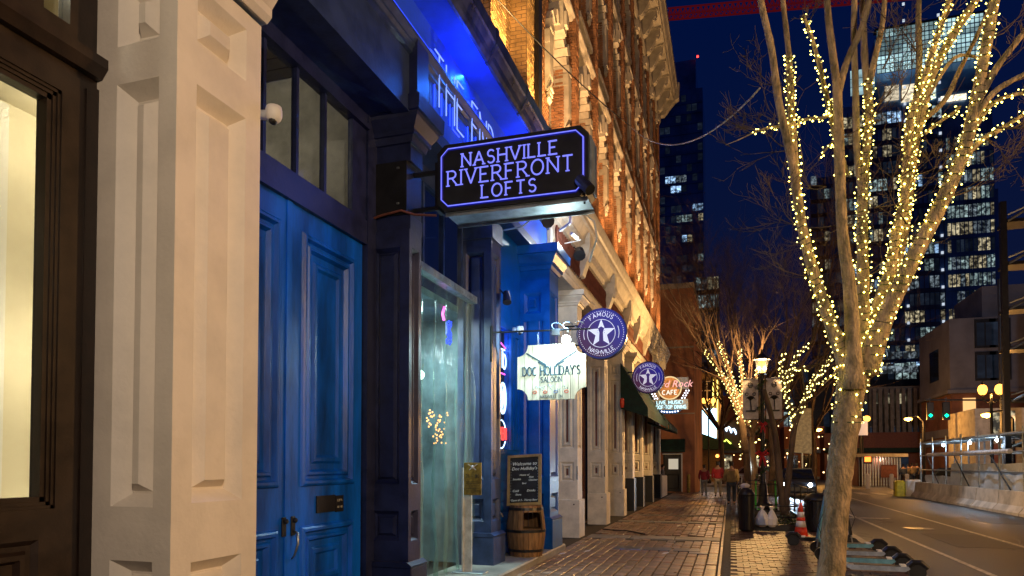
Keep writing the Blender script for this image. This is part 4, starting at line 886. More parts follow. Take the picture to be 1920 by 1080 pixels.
# barrel
BRX, BRY = -3.27, 11.15
BR = thing('barrel', 'old oak barrel with a cut opening standing on the step', 'barrel', (BRX, BRY, .13))
def brad(z): return .27 + .055 * math.sin(math.pi * min(1, max(0, z / .84)))
ns = 22
for k in range(ns):
    a0 = 2 * math.pi * k / ns + .01; a1 = 2 * math.pi * (k + 1) / ns - .01; am = math.degrees((a0 + a1) / 2) % 360
    cut = 272 < am < 345
    segs = [(0, .44)] if cut else [(0, .84)]
    if cut: segs.append((.73, .84))
    for za, zb_ in segs:
        s = MB(); n = 5
        for i in range(n):
            za_ = za + (zb_ - za) * i / n; zc = za + (zb_ - za) * (i + 1) / n; P_ = []
            for z in (za_, zc):
                for (a, dr_) in ((a0, 0), (a1, 0), (a1, -.03), (a0, -.03)): P_.append((BRX + (brad(z) + dr_) * math.cos(a), BRY + (brad(z) + dr_) * math.sin(a), .13 + z))
            s.add(P_, [(0, 1, 5, 4), (1, 2, 6, 5), (2, 3, 7, 6), (3, 0, 4, 7), (0, 1, 2, 3), (4, 5, 6, 7)])
        s.build('stave', 'stave', BR)
for z in (.1, .42, .78):
    MB().lathe((BRX, BRY, .13), [(brad(z) - .01, z - .022), (brad(z - .02) + .006, z - .022), (brad(z + .02) + .006, z + .022), (brad(z) - .01, z + .022)], 28).build('hoop', 'black', BR)
MB().lathe((BRX, BRY, .13), [(.01, .80), (.262, .80), (.262, .82), (.01, .82)], 24).build('head', 'stave', BR)
MB().lathe((BRX, BRY, .13), [(.01, .44), (.28, .44), (.28, .45), (.01, .45)], 24).build('shelf', 'stave', BR)
# chalkboard
CB = thing('chalkboard', 'wood-framed chalkboard menu leaning on top of the barrel', 'chalkboard', (BRX, BRY, .97))
tl = Matrix.Rotation(rad(-12), 3, 'X'); ry = Matrix.Rotation(rad(-3), 3, 'Y')
cbo = Vector((BRX - .0, BRY - .12, .965)); cu_ = ry @ Vector(XU); cvv = ry @ (tl @ Vector(ZU)); cn_ = cu_.cross(cvv)
def cbp(poly, d0, d1, m, nm):
    return MB().prism(poly, cbo + cn_ * d0, cu_, cvv, cn_ * (d1 - d0)).build(nm, m, CB)
hw, hh = .295, .86
cbp([(-hw + .03, .03), (hw - .03, .03), (hw - .03, hh - .03), (-hw + .03, hh - .03)], -.02, 0, mat('chalkboard_black', (.02, .03, .035), .6, var=.3, bump=.05), 'slate')
wf_ = mat('frame_wood', (.34, .27, .12), .6, var=.2, bump=.2)
cbp([(-hw, 0), (hw, 0), (hw - .045, .045), (-hw + .045, .045)], -.02, .02, wf_, 'frame'); cbp([(-hw, hh), (hw, hh), (hw - .045, hh - .045), (-hw + .045, hh - .045)], -.02, .02, wf_, 'frame')
cbp([(-hw, 0), (-hw, hh), (-hw + .045, hh - .045), (-hw + .045, .045)], -.02, .02, wf_, 'frame'); cbp([(hw, 0), (hw, hh), (hw - .045, hh - .045), (hw - .045, .045)], -.02, .02, wf_, 'frame')
q = MB()
for t, x, z, h in (('Welcome to', 0, .68, .062), ("Doc Holliday's", 0, .60, .055), ('Home of', 0, .5, .034), ('Smokin', -.13, .43, .036), ('Hot', .12, .46, .036), ('Chicken', .15, .41, .034), ('Beer', 0, .36, .03), ('Cold', -.15, .23, .04), ('Drinks', .12, .23, .04), ('Shots', -.1, .17, .034), ('Open til 3 - Thirsty Beer', 0, .075, .034)):
    bftext(q, t, cbo + cn_ * .004 + cu_ * x + cvv * z, cu_, cvv, h, .0012, shear=.25)
for k in range(15):
    for s_ in (-1, 1): o_ = cbo + cn_ * .003 + cu_ * (s_ * (hw - .062)) + cvv * (.1 + k * .047); q.ball(o_, .004, 4, 3)
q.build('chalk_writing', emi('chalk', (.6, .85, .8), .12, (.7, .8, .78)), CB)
# overhead wire
wr = MB(); pts = [Vector((-3.6, 8.6, 8.0)), Vector((-3.4, 13, 6.9))]
W0 = at(905, 0, 9.6); W1 = at(1180, 235, 14.0); W2 = at(1425, 165, 9.0)
def sag(a, b, s, n=14): return [a.lerp(b, i / n) - Vector((0, 0, s * 4 * (i / n) * (1 - i / n))) for i in range(n + 1)]
tag(MB().tube(sag(at(880, -60, 9.3), W1, .12), .011, 5).build('overhead_wire', 'black', smooth=True), 'dark wire running down across the brick facade above the box sign', 'wire'); wr.tube(sag(W1, W2, .55, 20), .011, 5)
tag(wr.build('overhead_wire', 'paint', smooth=True), 'pale sagging overhead wire against the sky between facade and lit tree', 'wire')

# ================================================================== STREET LAMPS
def twin_lamp(x, y, label, h=4.6, globes=2, power=1, g='lampg', rot=0, r=.19):
    T = thing('street_lamp', label, 'street lamp', (x, y, 0), 'ornamental street lamps')
    b = MB().lathe((x, y, 0), [(.2, 0), (.2, .25), (.15, .3), (.13, .7), (.09, .8), (.07, 1.2), (.055, h - .7), (.08, h - .65), (.05, h - .5), (.04, h - .2)], 12); b.build('pole', 'black', T, smooth=True)
    if globes == 2:
        for s_ in (-1, 1):
            dx = .33 * s_
            MB().tube([(x, y, h - .55), (x + dx * .5, y, h - .62), (x + dx, y, h - .45), (x + dx, y, h - .22)], .028, 6).build('arm', 'black', T)
            MB().lathe((x + dx, y, h - .24), [(.08, 0), (r * .72, .06), (r, .22), (r * .8, .38), (r * .3, .46)], 12).build('globe', 'lampglobe', T, smooth=True); lamp('lamp_bulb', 'POINT', (x + dx, y, h - .02), 480, (1, .45, .10), size=.07, parent=T)
            MB().lathe((x + dx, y, h + .2), [(.1, 0), (.06, .05), (.02, .16)], 8).build('finial', 'black', T)
    return T
M['lampL1'] = emi('sodium_lantern_bright', (1, .46, .10), 3000)
def lantern_lamp(x, y, label, h=5.25, g='lampkey', energy=0, banners=True):
    T = thing('street_lamp', label, 'street lamp', (x, y, 0), 'ornamental street lamps')
    MB().lathe((x, y, 0), [(.24, 0), (.24, .3), (.17, .36), (.14, .9), (.1, 1.0), (.075, 1.4), (.06, h - .7), (.1, h - .62), (.05, h - .5)], 12).build('pole', 'black', T, smooth=True)
    q = MB()
    for k in range(4):
        a = math.pi / 4 + k * math.pi / 2; c, s = math.cos(a), math.sin(a); q.tube([(x + .12 * c, y + .12 * s, h - .5), (x + .24 * c, y + .24 * s, h - .02)], .014, 4)
    q.lathe((x, y, h - .02), [(.3, 0), (.28, .05), (.12, .18), (.05, .22), (.02, .36)], 8); q.lathe((x, y, h - .54), [(.05, 0), (.18, .02), (.18, .05)], 8); q.build('lantern_frame', 'black', T)
    MB().lathe((x, y, h - .46), [(.07, 0), (.13, .15), (.12, .34), (.05, .4)], 10).build('lamp_globe', 'lampglobe', T, smooth=True); lamp('lamp_bulb', 'POINT', (x, y, h - .3), (5000 if x < 5 else 7500) if g == 'lampL1' else 3900, (1, .52, .17) if g == 'lampL1' else (1, .73, .48), size=.06, parent=T)
    MB().lathe((x, y, h - .47), [(.12, 0), (.22, .44)], 4).build('lantern_glass', 'glass', T)
    return T
L1 = lantern_lamp(1.05, 25.2, 'lantern lamp post with two grey palm banners, garland and red bow beside the tree bed', g='lampL1')
for s_ in (-1, 1):       # banners
    xc = 1.05 + s_ * .37; B = MB().tube([(1.05, 25.2, 4.6), (1.05 + s_ * .66, 25.2, 4.6)], .015, 5).tube([(1.05, 25.2, 3.18), (1.05 + s_ * .66, 25.2, 3.18)], .015, 5); B.build('banner_rod', 'black', L1)
    fl = MB(); ro = []
    for j in range(7):
        for i in range(3): ro.append((1.05 + s_ * (.13 + .25 * i), 25.18 + .02 * math.sin(j * 1.3 + i), 4.58 - j * .232))
    fl.add(ro, [(j * 3 + i, j * 3 + i + 1, j * 3 + i + 4, j * 3 + i + 3) for j in range(6) for i in range(2)]); fl.build('banner', mat('grey_banner', (.6, .58, .62), .8, var=.15, bump=.1), L1)
    q = MB(); cx_ = 1.05 + s_ * .38
    for k in range(7):
        a = rad(20 + k * 23); q.tube([(cx_, 25.13, 3.85), (cx_ + .12 * math.cos(a), 25.13, 3.9 + .1 * math.sin(a)), (cx_ + .17 * math.cos(a), 25.13, 3.84 + .06 * math.sin(a))], [.02, .018, .004], 4)
    q.tube([(cx_, 25.13, 3.85), (cx_ + .02, 25.13, 3.5)], .016, 4).beam((cx_ - .15, 25.13, 3.47), (cx_ + .17, 25.13, 3.47), .02, .05)
    q.tube([(cx_ + .07 * math.cos(a * .7), 25.13, 4.36 + .09 * math.sin(a * .7)) for a in range(10)], .014, 4).box(cx_ - .08, cx_ + .08, 25.12, 25.13, 4.33, 4.36).tube([(cx_ - .12 + .05 * math.cos(a), 25.13, 4.05 + .05 * math.sin(a)) for a in range(7)], .013, 4).tube([(cx_ + .12 + .05 * math.cos(a), 25.13, 4.05 + .05 * math.sin(a)) for a in range(7)], .013, 4)
    q.build('palm_print', 'black', L1)
gl = MB()       # garland and red bows wound on the pole
for k in range(900):
    t = R.random(); a = t * 30 + R.random(); z = .9 + t * 3.6; rr_ = R.uniform(.08, .24); p = Vector((1.05 + rr_ * math.cos(a), 25.2 + rr_ * math.sin(a), z)); d = Vector((R.uniform(-1, 1), R.uniform(-1, 1), R.uniform(-1, 1))) * .06
    e = Vector((R.uniform(-1, 1), R.uniform(-1, 1), R.uniform(-1, 1))) * .015; gl.add([p - d, p + e, p + d, p - e], [(0, 1, 2, 3)])
tag(gl.build('garland', mat('garland_green', (.03, .07, .02), .8)), 'dark green garland wound round the bannered lamp post', 'garland')['kind'] = 'stuff'
redm = mat('red_ribbon', (.45, .01, .02), .5, bump=.1)
def bow(p, s, label):
    b = MB(); p = Vector(p)
    for sg in (-1, 1):
        b.tube([p, p + Vector((sg * .12, -.03, .09)) * s, p + Vector((sg * .19, -.03, .02)) * s, p + Vector((sg * .1, -.03, -.05)) * s, p], [.03 * s, .05 * s, .05 * s, .05 * s, .03 * s], 6)
        b.tube([p, p + Vector((sg * .06, -.02, -.2)) * s, p + Vector((sg * .1, -.02, -.42)) * s], [.03 * s, .05 * s, .03 * s], 5)
    tag(b.build('bow', redm), label, 'bow')
bow((1.05, 24.95, 3.0), .7, 'red ribbon bow high on the bannered lamp post'); bow((1.02, 24.9, 2.0), 1.0, 'larger red ribbon bow low on the bannered lamp post')
# lamps behind the camera that light the near fronts (same kind of post, off frame)
lantern_lamp(2.25, -2.2, 'lantern lamp post on the kerb behind the viewer', g='lampback')
lantern_lamp(10.4, 6.5, 'added unseen lantern lamp post on the far kerb, right of the frame', g='lampL1')  # added out of view to light the doors from the front
twin_lamp(11.15, 36, 'near twin-globe lamp post rising behind the construction barriers', h=5.0, g='lampg', r=.2)
def lampc(px, py, Y, label, r=.2):
    p = at(px, py, Y); twin_lamp(p.x, p.y, label, h=p.z + .05, g='lampg', r=r)
lampc(1617, 786, 62, 'twin-globe lamp post by the kiosk across the junction', .27)
lampc(1328, 752, 62, 'twin-globe lamp post in front of the lit corner window', .3)
def cobra(px, py, Y, dx, label):
    p = at(px, py, Y); T = thing('cobra_street_light', label, 'street light', (p.x + dx, p.y, 0))
    MB().tube([(p.x + dx, p.y, -.1), (p.x + dx, p.y, p.z - .2), (p.x + dx * .6, p.y, p.z + .25), (p.x, p.y, p.z + .15)], [.12, .09, .07, .05], 7).build('pole', 'black', T)
    lamp('lamp_bulb', 'POINT', (p.x, p.y, p.z - .3), 700, (1, .45, .10), size=.1, parent=T)
    MB().lathe((p.x, p.y, p.z), [(.05, -.12), (.24, -.06), (.28, .05), (.1, .12)], 8).build('lamp_head', emi('sodium_head', (1, .45, .06), 22), T)
cobra(1703, 786, 58, 1.0, 'tall street light with a curved arm right of the kiosk')
cobra(1535, 806, 66, -.8, 'street light glowing over the far junction left of the near trunk')
cobra(1850, 779, 44, 1.2, 'street light glowing below the twin-globe lamp post')
# traffic lights
def signal(px, py, Y, label, col=(.0, 1, .45)):
    p = at(px, py, Y); T = thing('traffic_light', label, 'traffic light', p)
    MB().bbox(p.x - .22, p.x + .22, p.y, p.y + .25, p.z - .3, p.z + .95, .03).build('housing', 'black', T); MB().lathe(p + Vector((0, -.02, 0)), [(.01, -.13), (.13, -.02), (.13, .02), (.01, .13)], 10).build('lens', emi('signal', col, 3.5), T)
    b = MB().tube([(p.x, p.y + .1, p.z + .9), (p.x, p.y + .1, p.z + 1.3)], .03, 5); b.build('hanger', 'black', T)
signal(1745, 779, 56, 'green traffic light hanging over the junction, left one'); signal(1775, 779, 55, 'green traffic light hanging over the junction, right one')
a_ = at(1735, 750, 56); b_ = at(1900, 750, 56); tag(MB().tube([a_, b_], .06, 6).build('signal_arm', 'black'), 'dark mast arm carrying the green traffic lights', 'mast arm')
pedp = at(1627, 861, 60); T = thing('crossing_signal', 'orange pedestrian signal with white street signs on a pole at the kiosk', 'signal', (pedp.x - .5, 60, 0))
MB().tube([(pedp.x - .5, 60, -.1), (pedp.x - .5, 60, 7)], .09, 7).build('pole', 'black', T); MB().bbox(pedp.x - .3, pedp.x + .3, 60, 60.3, pedp.z - .35, pedp.z + .35).build('housing', 'black', T)
MB().box(pedp.x - .22, pedp.x + .22, 59.97, 59.99, pedp.z - .2, pedp.z + .2).build('lens', emi('hand', (1, .16, .02), 5), T); MB().box(pedp.x - 2.2, pedp.x - .6, 60, 60.05, 5.0, 5.9).box(pedp.x - .9, pedp.x, 59.8, 59.9, 3.9, 5.0).build('sign_plate', emi('lit_plate', (.7, .7, .8), .25, (.6, .6, .6)), T)

# ================================================================== TREES
def limb(mb, pts, rs, n=8, jit=.0):
    # smooth the traced centre line
    P_ = [Vector(p) for p in pts]; out = []; ro = []
    for i in range(len(P_) - 1):
        p0 = P_[max(i - 1, 0)]; p1 = P_[i]; p2 = P_[i + 1]; p3 = P_[min(i + 2, len(P_) - 1)]
        for k in range(5):
            t = k / 5; out.append(.5 * ((2 * p1) + (p2 - p0) * t + (2 * p0 - 5 * p1 + 4 * p2 - p3) * t * t + (3 * p1 - p0 - 3 * p2 + p3) * t ** 3)); ro.append((rs[i] * (1 - t) + rs[i + 1] * t) * (1 + R.uniform(-.06, .06)))
    out.append(P_[-1]); ro.append(rs[-1]); mb.tube(out, ro, n); return out, ro
def twig(mb, p, d, L, r, lev, n=3, spread=.6, up=.15, rseg=4):
    pts = [p]; rs = [r]; q = p.copy(); dd = d.normalized()
    for k in range(rseg):
        dd = (dd + Vector((R.gauss(0, .16), R.gauss(0, .16), R.gauss(up * .5, .12)))).normalized(); q = q + dd * (L / rseg); pts.append(q.copy()); rs.append(max(.0022, r * (1 - .8 * (k + 1) / rseg)))
    mb.tube(pts, rs, 4 if lev > 0 else 3, cap=False)
    if lev > 0:
        for k in range(n):
            t = R.uniform(.25, 1); i = min(rseg - 1, int(t * rseg)); base = pts[i].lerp(pts[i + 1], t * rseg - i)
            nd = (dd + Vector((R.gauss(0, spread), R.gauss(0, spread), R.gauss(.1, spread * .7)))).normalized(); twig(mb, base, nd, L * R.uniform(.45, .75), rs[i] * .6, lev - 1, n, spread, up, rseg)
ICO = None
def bulbs(mb, path, rads, per_m, r, off=.012, wire=None, three=True):
    # bulbs on a string wound round the limb
    L = 0; acc = []; a = R.random() * 6
    for i in range(len(path) - 1): L += (path[i + 1] - path[i]).length
    n = int(L * per_m); cum = [0]
    for i in range(len(path) - 1): cum.append(cum[-1] + (path[i + 1] - path[i]).length)
    wp = []
    for k in range(n):
        s = L * (k + R.uniform(-.4, .4)) / n; s = min(max(s, 0), L * .999); i = max(j for j in range(len(cum)) if cum[j] <= s); i = min(i, len(path) - 2)
        t = (s - cum[i]) / max(1e-6, cum[i + 1] - cum[i]); p = path[i].lerp(path[i + 1], t); d = (path[i + 1] - path[i]).normalized(); u = d.cross(Vector((0, 1, .1))).normalized(); v = d.cross(u)
        mb.k = R.choice((0, 0, 1, 2)) if three else 0; a += R.uniform(.5, 2.2); rr_ = rads[i] + off + abs(R.gauss(0, .008)); c = p + (u * math.cos(a) + v * math.sin(a)) * rr_; wp.append(c)
        q = r * R.uniform(.75, 1.25)
        mb.add([c + Vector((q, 0, 0)), c + Vector((-q, 0, 0)), c + Vector((0, q, 0)), c + Vector((0, -q, 0)), c + Vector((0, 0, q)), c + Vector((0, 0, -q))], [(0, 2, 4), (2, 1, 4), (1, 3, 4), (3, 0, 4), (2, 0, 5), (1, 2, 5), (3, 1, 5), (0, 3, 5)])
    if wire is not None and len(wp) > 2: wire.tube(wp, .005, 3, cap=False)
# near tree
NT = thing('street_tree', 'near bare tree with a smooth pale trunk and many limbs, foremost of the lit trees', 'tree', (1.0, 7.7, 0))
TRK = MB(); LIT = MB(); WIR = MB(); TW = MB()
def AP(lst, Y0=7.7): return [at(p[0], p[1], Y0 + (p[2] if len(p) > 2 else 0)) for p in lst]
o, r_ = limb(TRK, [Vector((.78, 7.65, -.05)), Vector((.83, 7.66, .2))] + AP([(1557, 1080, 0), (1566, 980), (1573, 900), (1582, 830), (1592, 750), (1601, 690)]), [.22, .17, .132, .126, .122, .126, .14, .152], 14)
bulbs(LIT, o[-9:], r_[-9:], 80, .0095, wire=WIR)
TRK.build('trunk', 'bark', NT, smooth=True)
limbs = [
 ('lit', [(1597, 715), (1575, 650, -.05), (1555, 600, -.1), (1528, 520, -.15), (1505, 430, -.2), (1492, 340, -.25), (1486, 260, -.3), (1482, 170, -.3), (1479, 100, -.3)], [.12, .085, .07, .062, .057, .052, .047, .04, .034], 62),
 ('', [(1480, 110, -.3), (1472, 40, -.3), (1462, -40, -.3), (1440, -120, -.3)], [.034, .03, .026, .02], 0),
 ('', [(1500, 400, -.2), (1484, 300, -.35), (1460, 190, -.4), (1446, 90, -.4), (1428, 10, -.4), (1415, -70, -.4)], [.052, .048, .043, .04, .036, .03], 0),
 ('', [(1600, 730, -.1), (1599, 640, -.12), (1593, 540, -.15), (1580, 440, -.2), (1575, 330, -.22), (1572, 230, -.25), (1569, 150, -.25)], [.12, .085, .07, .062, .056, .052, .05], 0),
 ('', [(1570, 165, -.25), (1560, 90, -.25), (1552, 20, -.25), (1548, -70, -.25)], [.045, .04, .036, .03], 0),
 ('', [(1572, 170, -.25), (1590, 110, -.2), (1620, 40, -.15), (1640, -60, -.1)], [.045, .038, .034, .03], 0),
 ('lit', [(1608, 720, .05), (1614, 640, .1), (1618, 560, .12), (1617, 460, .15), (1617, 380, .18), (1622, 300, .2), (1630, 220, .22), (1628, 150, .22)], [.13, .085, .07, .062, .056, .05, .045, .042], 66),
 ('', [(1628, 165, .22), (1640, 110, .25), (1655, 40, .25), (1662, -60, .25)], [.04, .034, .03, .025], 0),
 ('', [(1618, 380, .18), (1607, 280, .22), (1604, 160, .25), (1601, 60, .25), (1604, -60, .25)], [.045, .04, .037, .034, .03], 0),
 ('', [(1632, 230, .2), (1622, 120, .3), (1618, 30, .3), (1612, -60, .3)], [.045, .04, .036, .03], 0),
 ('lit', [(1620, 700, .1), (1642, 600, .2), (1668, 520, .25), (1690, 440, .3), (1702, 360, .3), (1712, 280, .3), (1728, 210, .3), (1752, 130, .3), (1790, 60, .25), (1830, 0, .2), (1862, -60, .2)], [.14, .1, .085, .075, .066, .06, .055, .05, .045, .04, .036], 72),
 ('lit', [(1668, 520, .2), (1680, 440, .12), (1695, 380, .1), (1700, 300, .1), (1708, 220, .1), (1735, 140, .1), (1760, 60, .1), (1780, 0, .1)], [.06, .055, .05, .046, .042, .036, .03, .03], 60),
 ('', [(1710, 290, .3), (1716, 200, .35), (1724, 110, .35), (1722, 30, .35), (1726, -60, .35)], [.04, .036, .033, .03, .026], 0),
 ('lit', [(1625, 700, 0), (1650, 620, -.05), (1690, 530, -.1), (1735, 440, -.15), (1775, 360, -.2), (1808, 280, -.25), (1828, 200, -.3), (1845, 110, -.3), (1862, 20, -.3), (1874, -60, -.3)], [.13, .1, .09, .082, .075, .068, .062, .055, .05, .045], 56),
 ('lit', [(1760, 390, -.1), (1800, 310, 0), (1838, 265, .05), (1880, 240, .1), (1935, 205, .1)], [.05, .036, .03, .024, .02], 48),
 ('lit', [(1815, 262, -.2), (1850, 205, -.1), (1885, 182, -.05), (1935, 172, 0)], [.035, .027, .022, .016], 42),
 ('', [(1833, 190, -.3), (1870, 125, -.3), (1905, 80, -.3), (1940, 35, -.3)], [.04, .033, .029, .026], 0),
 ('', [(1820, 230, -.3), (1862, 175, -.35), (1900, 150, -.35), (1940, 130, -.35)], [.035, .03, .026, .022], 0),
 ('', [(1722, 230, .3), (1770, 190, .4), (1800, 130, .4), (1835, 60, .4), (1870, -20, .4)], [.036, .03, .026, .022, .018], 0),
 ('', [(1740, 180, .3), (1790, 108, .3), (1840, 110, .3), (1850, 115, .3)], [.024, .02, .016, .012], 0),
 ('lit', [(1500, 236, -.25), (1470, 236, -.3), (1440, 240, -.3), (1408, 250, -.3)], [.022, .018, .014, .008], 44),
 ('', [(1412, 249, -.3), (1385, 262, -.3), (1360, 272, -.3)], [.008, .006, .003], 0),
 ('lit', [(1495, 228, -.2), (1520, 222, -.2), (1552, 218, -.2), (1560, 190, -.1)], [.016, .016, .014, .012], 44),
 ('lit', [(1577, 330, .0), (1565, 250, 0), (1552, 190, .05), (1538, 130, .08), (1522, 70, .1), (1506, 28, .1)], [.03, .03, .028, .026, .022, .018], 46),
 ('lit', [(1590, 330, 0), (1570, 265, -.05), (1545, 285, -.1), (1535, 300, -.1)], [.02, .016, .01, .006], 30),
 ('lit', [(1735, 250, .2), (1760, 230, .2), (1790, 210, .1), (1800, 200, 0)], [.02, .018, .016, .014], 34),
 ('lit', [(1545, 720, -.15), (1560, 705, -.12), (1582, 680, -.1)], [.006, .01, .02], 30),
]
for kind, pts, rs, dens in limbs:
    m_ = MB(); o, r_ = limb(m_, AP(pts), [q_ * .88 for q_ in rs], 9); m_.build('limb', 'bark', NT, smooth=True)
    if dens: bulbs(LIT, o, r_, dens * 1.15, .0092, wire=WIR)
for px, py, dx, dz, L in [(1505, 430, -.6, .3, .7), (1450, 160, -.8, .5, .5), (1488, 280, -1, .2, .6), (1572, 260, .9, .2, .5), (1550, 350, -.5, .1, .5), (1600, 420, -.9, -.1, .6), (1640, 200, .9, .6, .5), (1655, 130, .5, .9, .5), (1690, 190, .3, 1, .5), (1700, 420, -.7, .3, .7), (1640, 390, .8, .4, .8), (1780, 370, .9, .3, .7), (1850, 260, .6, -.5, .6), (1870, 240, .7, -.6, .6), (1840, 150, 1, .6, .6), (1860, 70, 1, .5, .6), (1880, 160, .9, .3, .6), (1510, 60, .3, 1, .4), (1505, 300, -.4, .8, .7), (1690, 330, .8, .2, .6), (1410, 250, -1, .1, .3), (1420, 245, -.8, .5, .35), (1720, 100, -.6, .9, .6), (1770, 40, .6, .8, .5), (1620, 520, .6, .4, .6), (1530, 520, -.8, .3, .6), (1900, 240, .8, .3, .4)]:
    for k in range(2): twig(TW, at(px, py, 7.7 + R.uniform(-.3, .3)), Vector((dx + R.uniform(-.2, .2), R.uniform(-.6, .6), dz)), L * R.uniform(.7, 1.15), .007, 3, 3)
TW.build('twigs', 'twig', NT, kind='stuff')
SL = thing('string_lights', 'warm fairy lights wound round the trunk top and limbs of the near tree', 'string lights', (1.0, 7.7, 2.3))
LIT.build('fairy_bulbs', ['bulb', 'bulbm', 'bulbd'], SL, kind='stuff'); WIR.build('light_wire', 'wire', SL)

# the two trees by the lamp post
def tree2(name_label, Yt, trunks, litl, light_label, rt, seed, fan):
    R.seed(seed); T = thing('street_tree', name_label, 'tree', at(trunks[0][0][0], 1000, Yt) * 1)
    T.location.z = 0; b = MB(); tw = MB(); li = MB(); wi = MB()
    for t in trunks: limb(b, AP(t, Yt), [rt * (1 - .5 * k / len(t)) for k in range(len(t))], 9)
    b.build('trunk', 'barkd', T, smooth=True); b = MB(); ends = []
    for t in litl:
        o, r_ = limb(b, AP(t, Yt), [rt * .5 * (1 - .62 * k / len(t)) for k in range(len(t))], 7); bulbs(li, o, r_, 26, .021, off=.02); ends.append((o[-1], (o[-1] - o[-5]).normalized(), r_[-1])); ends.append((o[len(o) // 2], (o[-1] - o[-5]).normalized(), r_[-1] * .8))
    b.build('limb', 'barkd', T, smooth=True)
    for p, d, r0 in ends:
        for k in range(fan): twig(tw, p, d + Vector((R.gauss(0, .35), R.gauss(0, .35), .5)), R.uniform(2.2, 3.6), r0 * .8, 4, 3, .42, .1)
    tw.build('twigs', 'twig', T, kind='stuff')
    S_ = thing('string_lights', light_label, 'string lights', T.location + Vector((0, 0, 2)))
    li.build('fairy_bulbs', ['bulb2', 'bulb2', 'bulbd'], S_, kind='stuff')
tree2('bare forked tree growing in the railed bed, right of the bannered lamp post', 20.6, [[(1476, 985), (1474, 940), (1480, 880), (1490, 800), (1508, 752)], [(1470, 965), (1462, 900), (1455, 830), (1446, 780), (1432, 730)]],
      [[(1508, 752), (1530, 718), (1545, 690), (1562, 668)], [(1490, 800), (1483, 770), (1470, 730), (1463, 695), (1470, 660)], [(1475, 735), (1483, 700), (1496, 665), (1520, 645)], [(1466, 715), (1480, 698), (1502, 690), (1518, 693)], [(1498, 780), (1510, 745), (1530, 700)]],
      'fairy lights on the forked tree right of the bannered lamp post', .105, 11, 2)
tree2('bare tree left of the bannered lamp post with steeply rising branches', 27.0, [[(1404, 975), (1402, 900), (1398, 840), (1388, 790)], [(1398, 850), (1392, 800), (1386, 770)]],
      [[(1390, 790), (1368, 735), (1345, 690), (1318, 655)], [(1388, 780), (1378, 730), (1362, 680), (1348, 640)], [(1390, 770), (1392, 720), (1388, 680), (1387, 652)], [(1392, 790), (1385, 745), (1370, 720), (1352, 700)], [(1404, 800), (1400, 775), (1412, 750), (1420, 690)]],
      'dense fairy lights on the tree left of the bannered lamp post', .15, 12, 3)
R.seed(5)
# bare crowns farther down the street
def bare_tree(x, y, h, label, seed, crown=1.0):
    R.seed(seed); T = thing('bare_tree', label, 'tree', (x, y, 0), 'bare trees down the street'); b = MB(); tw = MB(); p = Vector((x, y, -.1))
    b.tube([p, p + Vector((.1, 0, h * .14)), p + Vector((0, .1, h * .28))], [h * .018, h * .014, h * .012], 8); top = p + Vector((0, .1, h * .28))
    b.build('trunk', 'barkd', T)
    for k in range(8):
        a = k * 2.4; d = Vector((math.cos(a) * .7 * crown, math.sin(a) * .7 * crown, 1)); twig(tw, top, d, h * .46, h * .008, 5, 3, .42, .12)
    tw.build('branches', 'twig', T, kind='stuff')
for x, y, h, lb, sd in [(.9, 33, 10.5, 'bare dark tree rising behind the lamp post, nearest of the far row', 21), (2.2, 42, 13.5, 'tall bare dark tree behind the far pavement trees', 22), (-.8, 60, 16, 'farthest bare tree above the walking people', 23), (6.5, 62, 15, 'bare tree left of the near trunk over the junction', 24)]:
    bare_tree(x, y, h, lb, sd)

# ================================================================== PLANTER BED
PB = thing('planter_bed', 'railed dark tree bed with small white flowers on the pavement edge', 'planter', (1.05, 20, 0))
X0, X1, Y0, Y1 = .22, 1.95, 18.2, 24.0
b = MB().bbox(X0, X1, Y0, Y0 + .12, 0, .16).bbox(X0, X1, Y1 - .12, Y1, 0, .16).bbox(X0, X0 + .12, Y0 + .12, Y1 - .12, 0, .16).bbox(X1 - .12, X1, Y0 + .12, Y1 - .12, 0, .16); b.build('curb', 'black', PB)
MB().box(X0 + .12, X1 - .12, Y0 + .12, Y1 - .12, 0, .12).build('soil', 'joint', PB)
b = MB()
for z in (.35, .62, 1.0):
    for p, q in (((X0, Y0), (X1, Y0)), ((X1, Y0), (X1, Y1)), ((X0, Y1), (X1, Y1)), ((X0, Y0), (X0, Y1))):
        if z < .9 or p[1] > 20 or q[1] > 20: b.tube([(p[0], p[1], z), (q[0], q[1], z)], .015, 5)
for x in (X0, X1):
    for y in (Y0, 20, 22, Y1): b.tube([(x, y, 0), (x, y, 1.05)], .02, 5)
b.build('rail', 'black', PB)
fw = MB(); lv = MB()
for k in range(700):
    p = Vector((R.uniform(X0 + .15, X1 - .15), R.uniform(Y0 + .15, Y0 + 1.8), .14 + abs(R.gauss(0, .08)))); s = R.uniform(.012, .03)
    (fw if k % 4 == 0 else lv).add([p + Vector((R.uniform(-1, 1), R.uniform(-1, 1), R.uniform(-.3, 1))) * s * (1 if k % 4 == 0 else 2.2) for _ in range(4)], [(0, 1, 2), (0, 2, 3), (1, 2, 3)])
fw.build('flowers', mat('cream_petal', (.6, .52, .3), .7, bump=0), PB, kind='stuff'); lv.build('leaves', mat('dark_leaf', (.04, .07, .02), .7, bump=0), PB, kind='stuff')
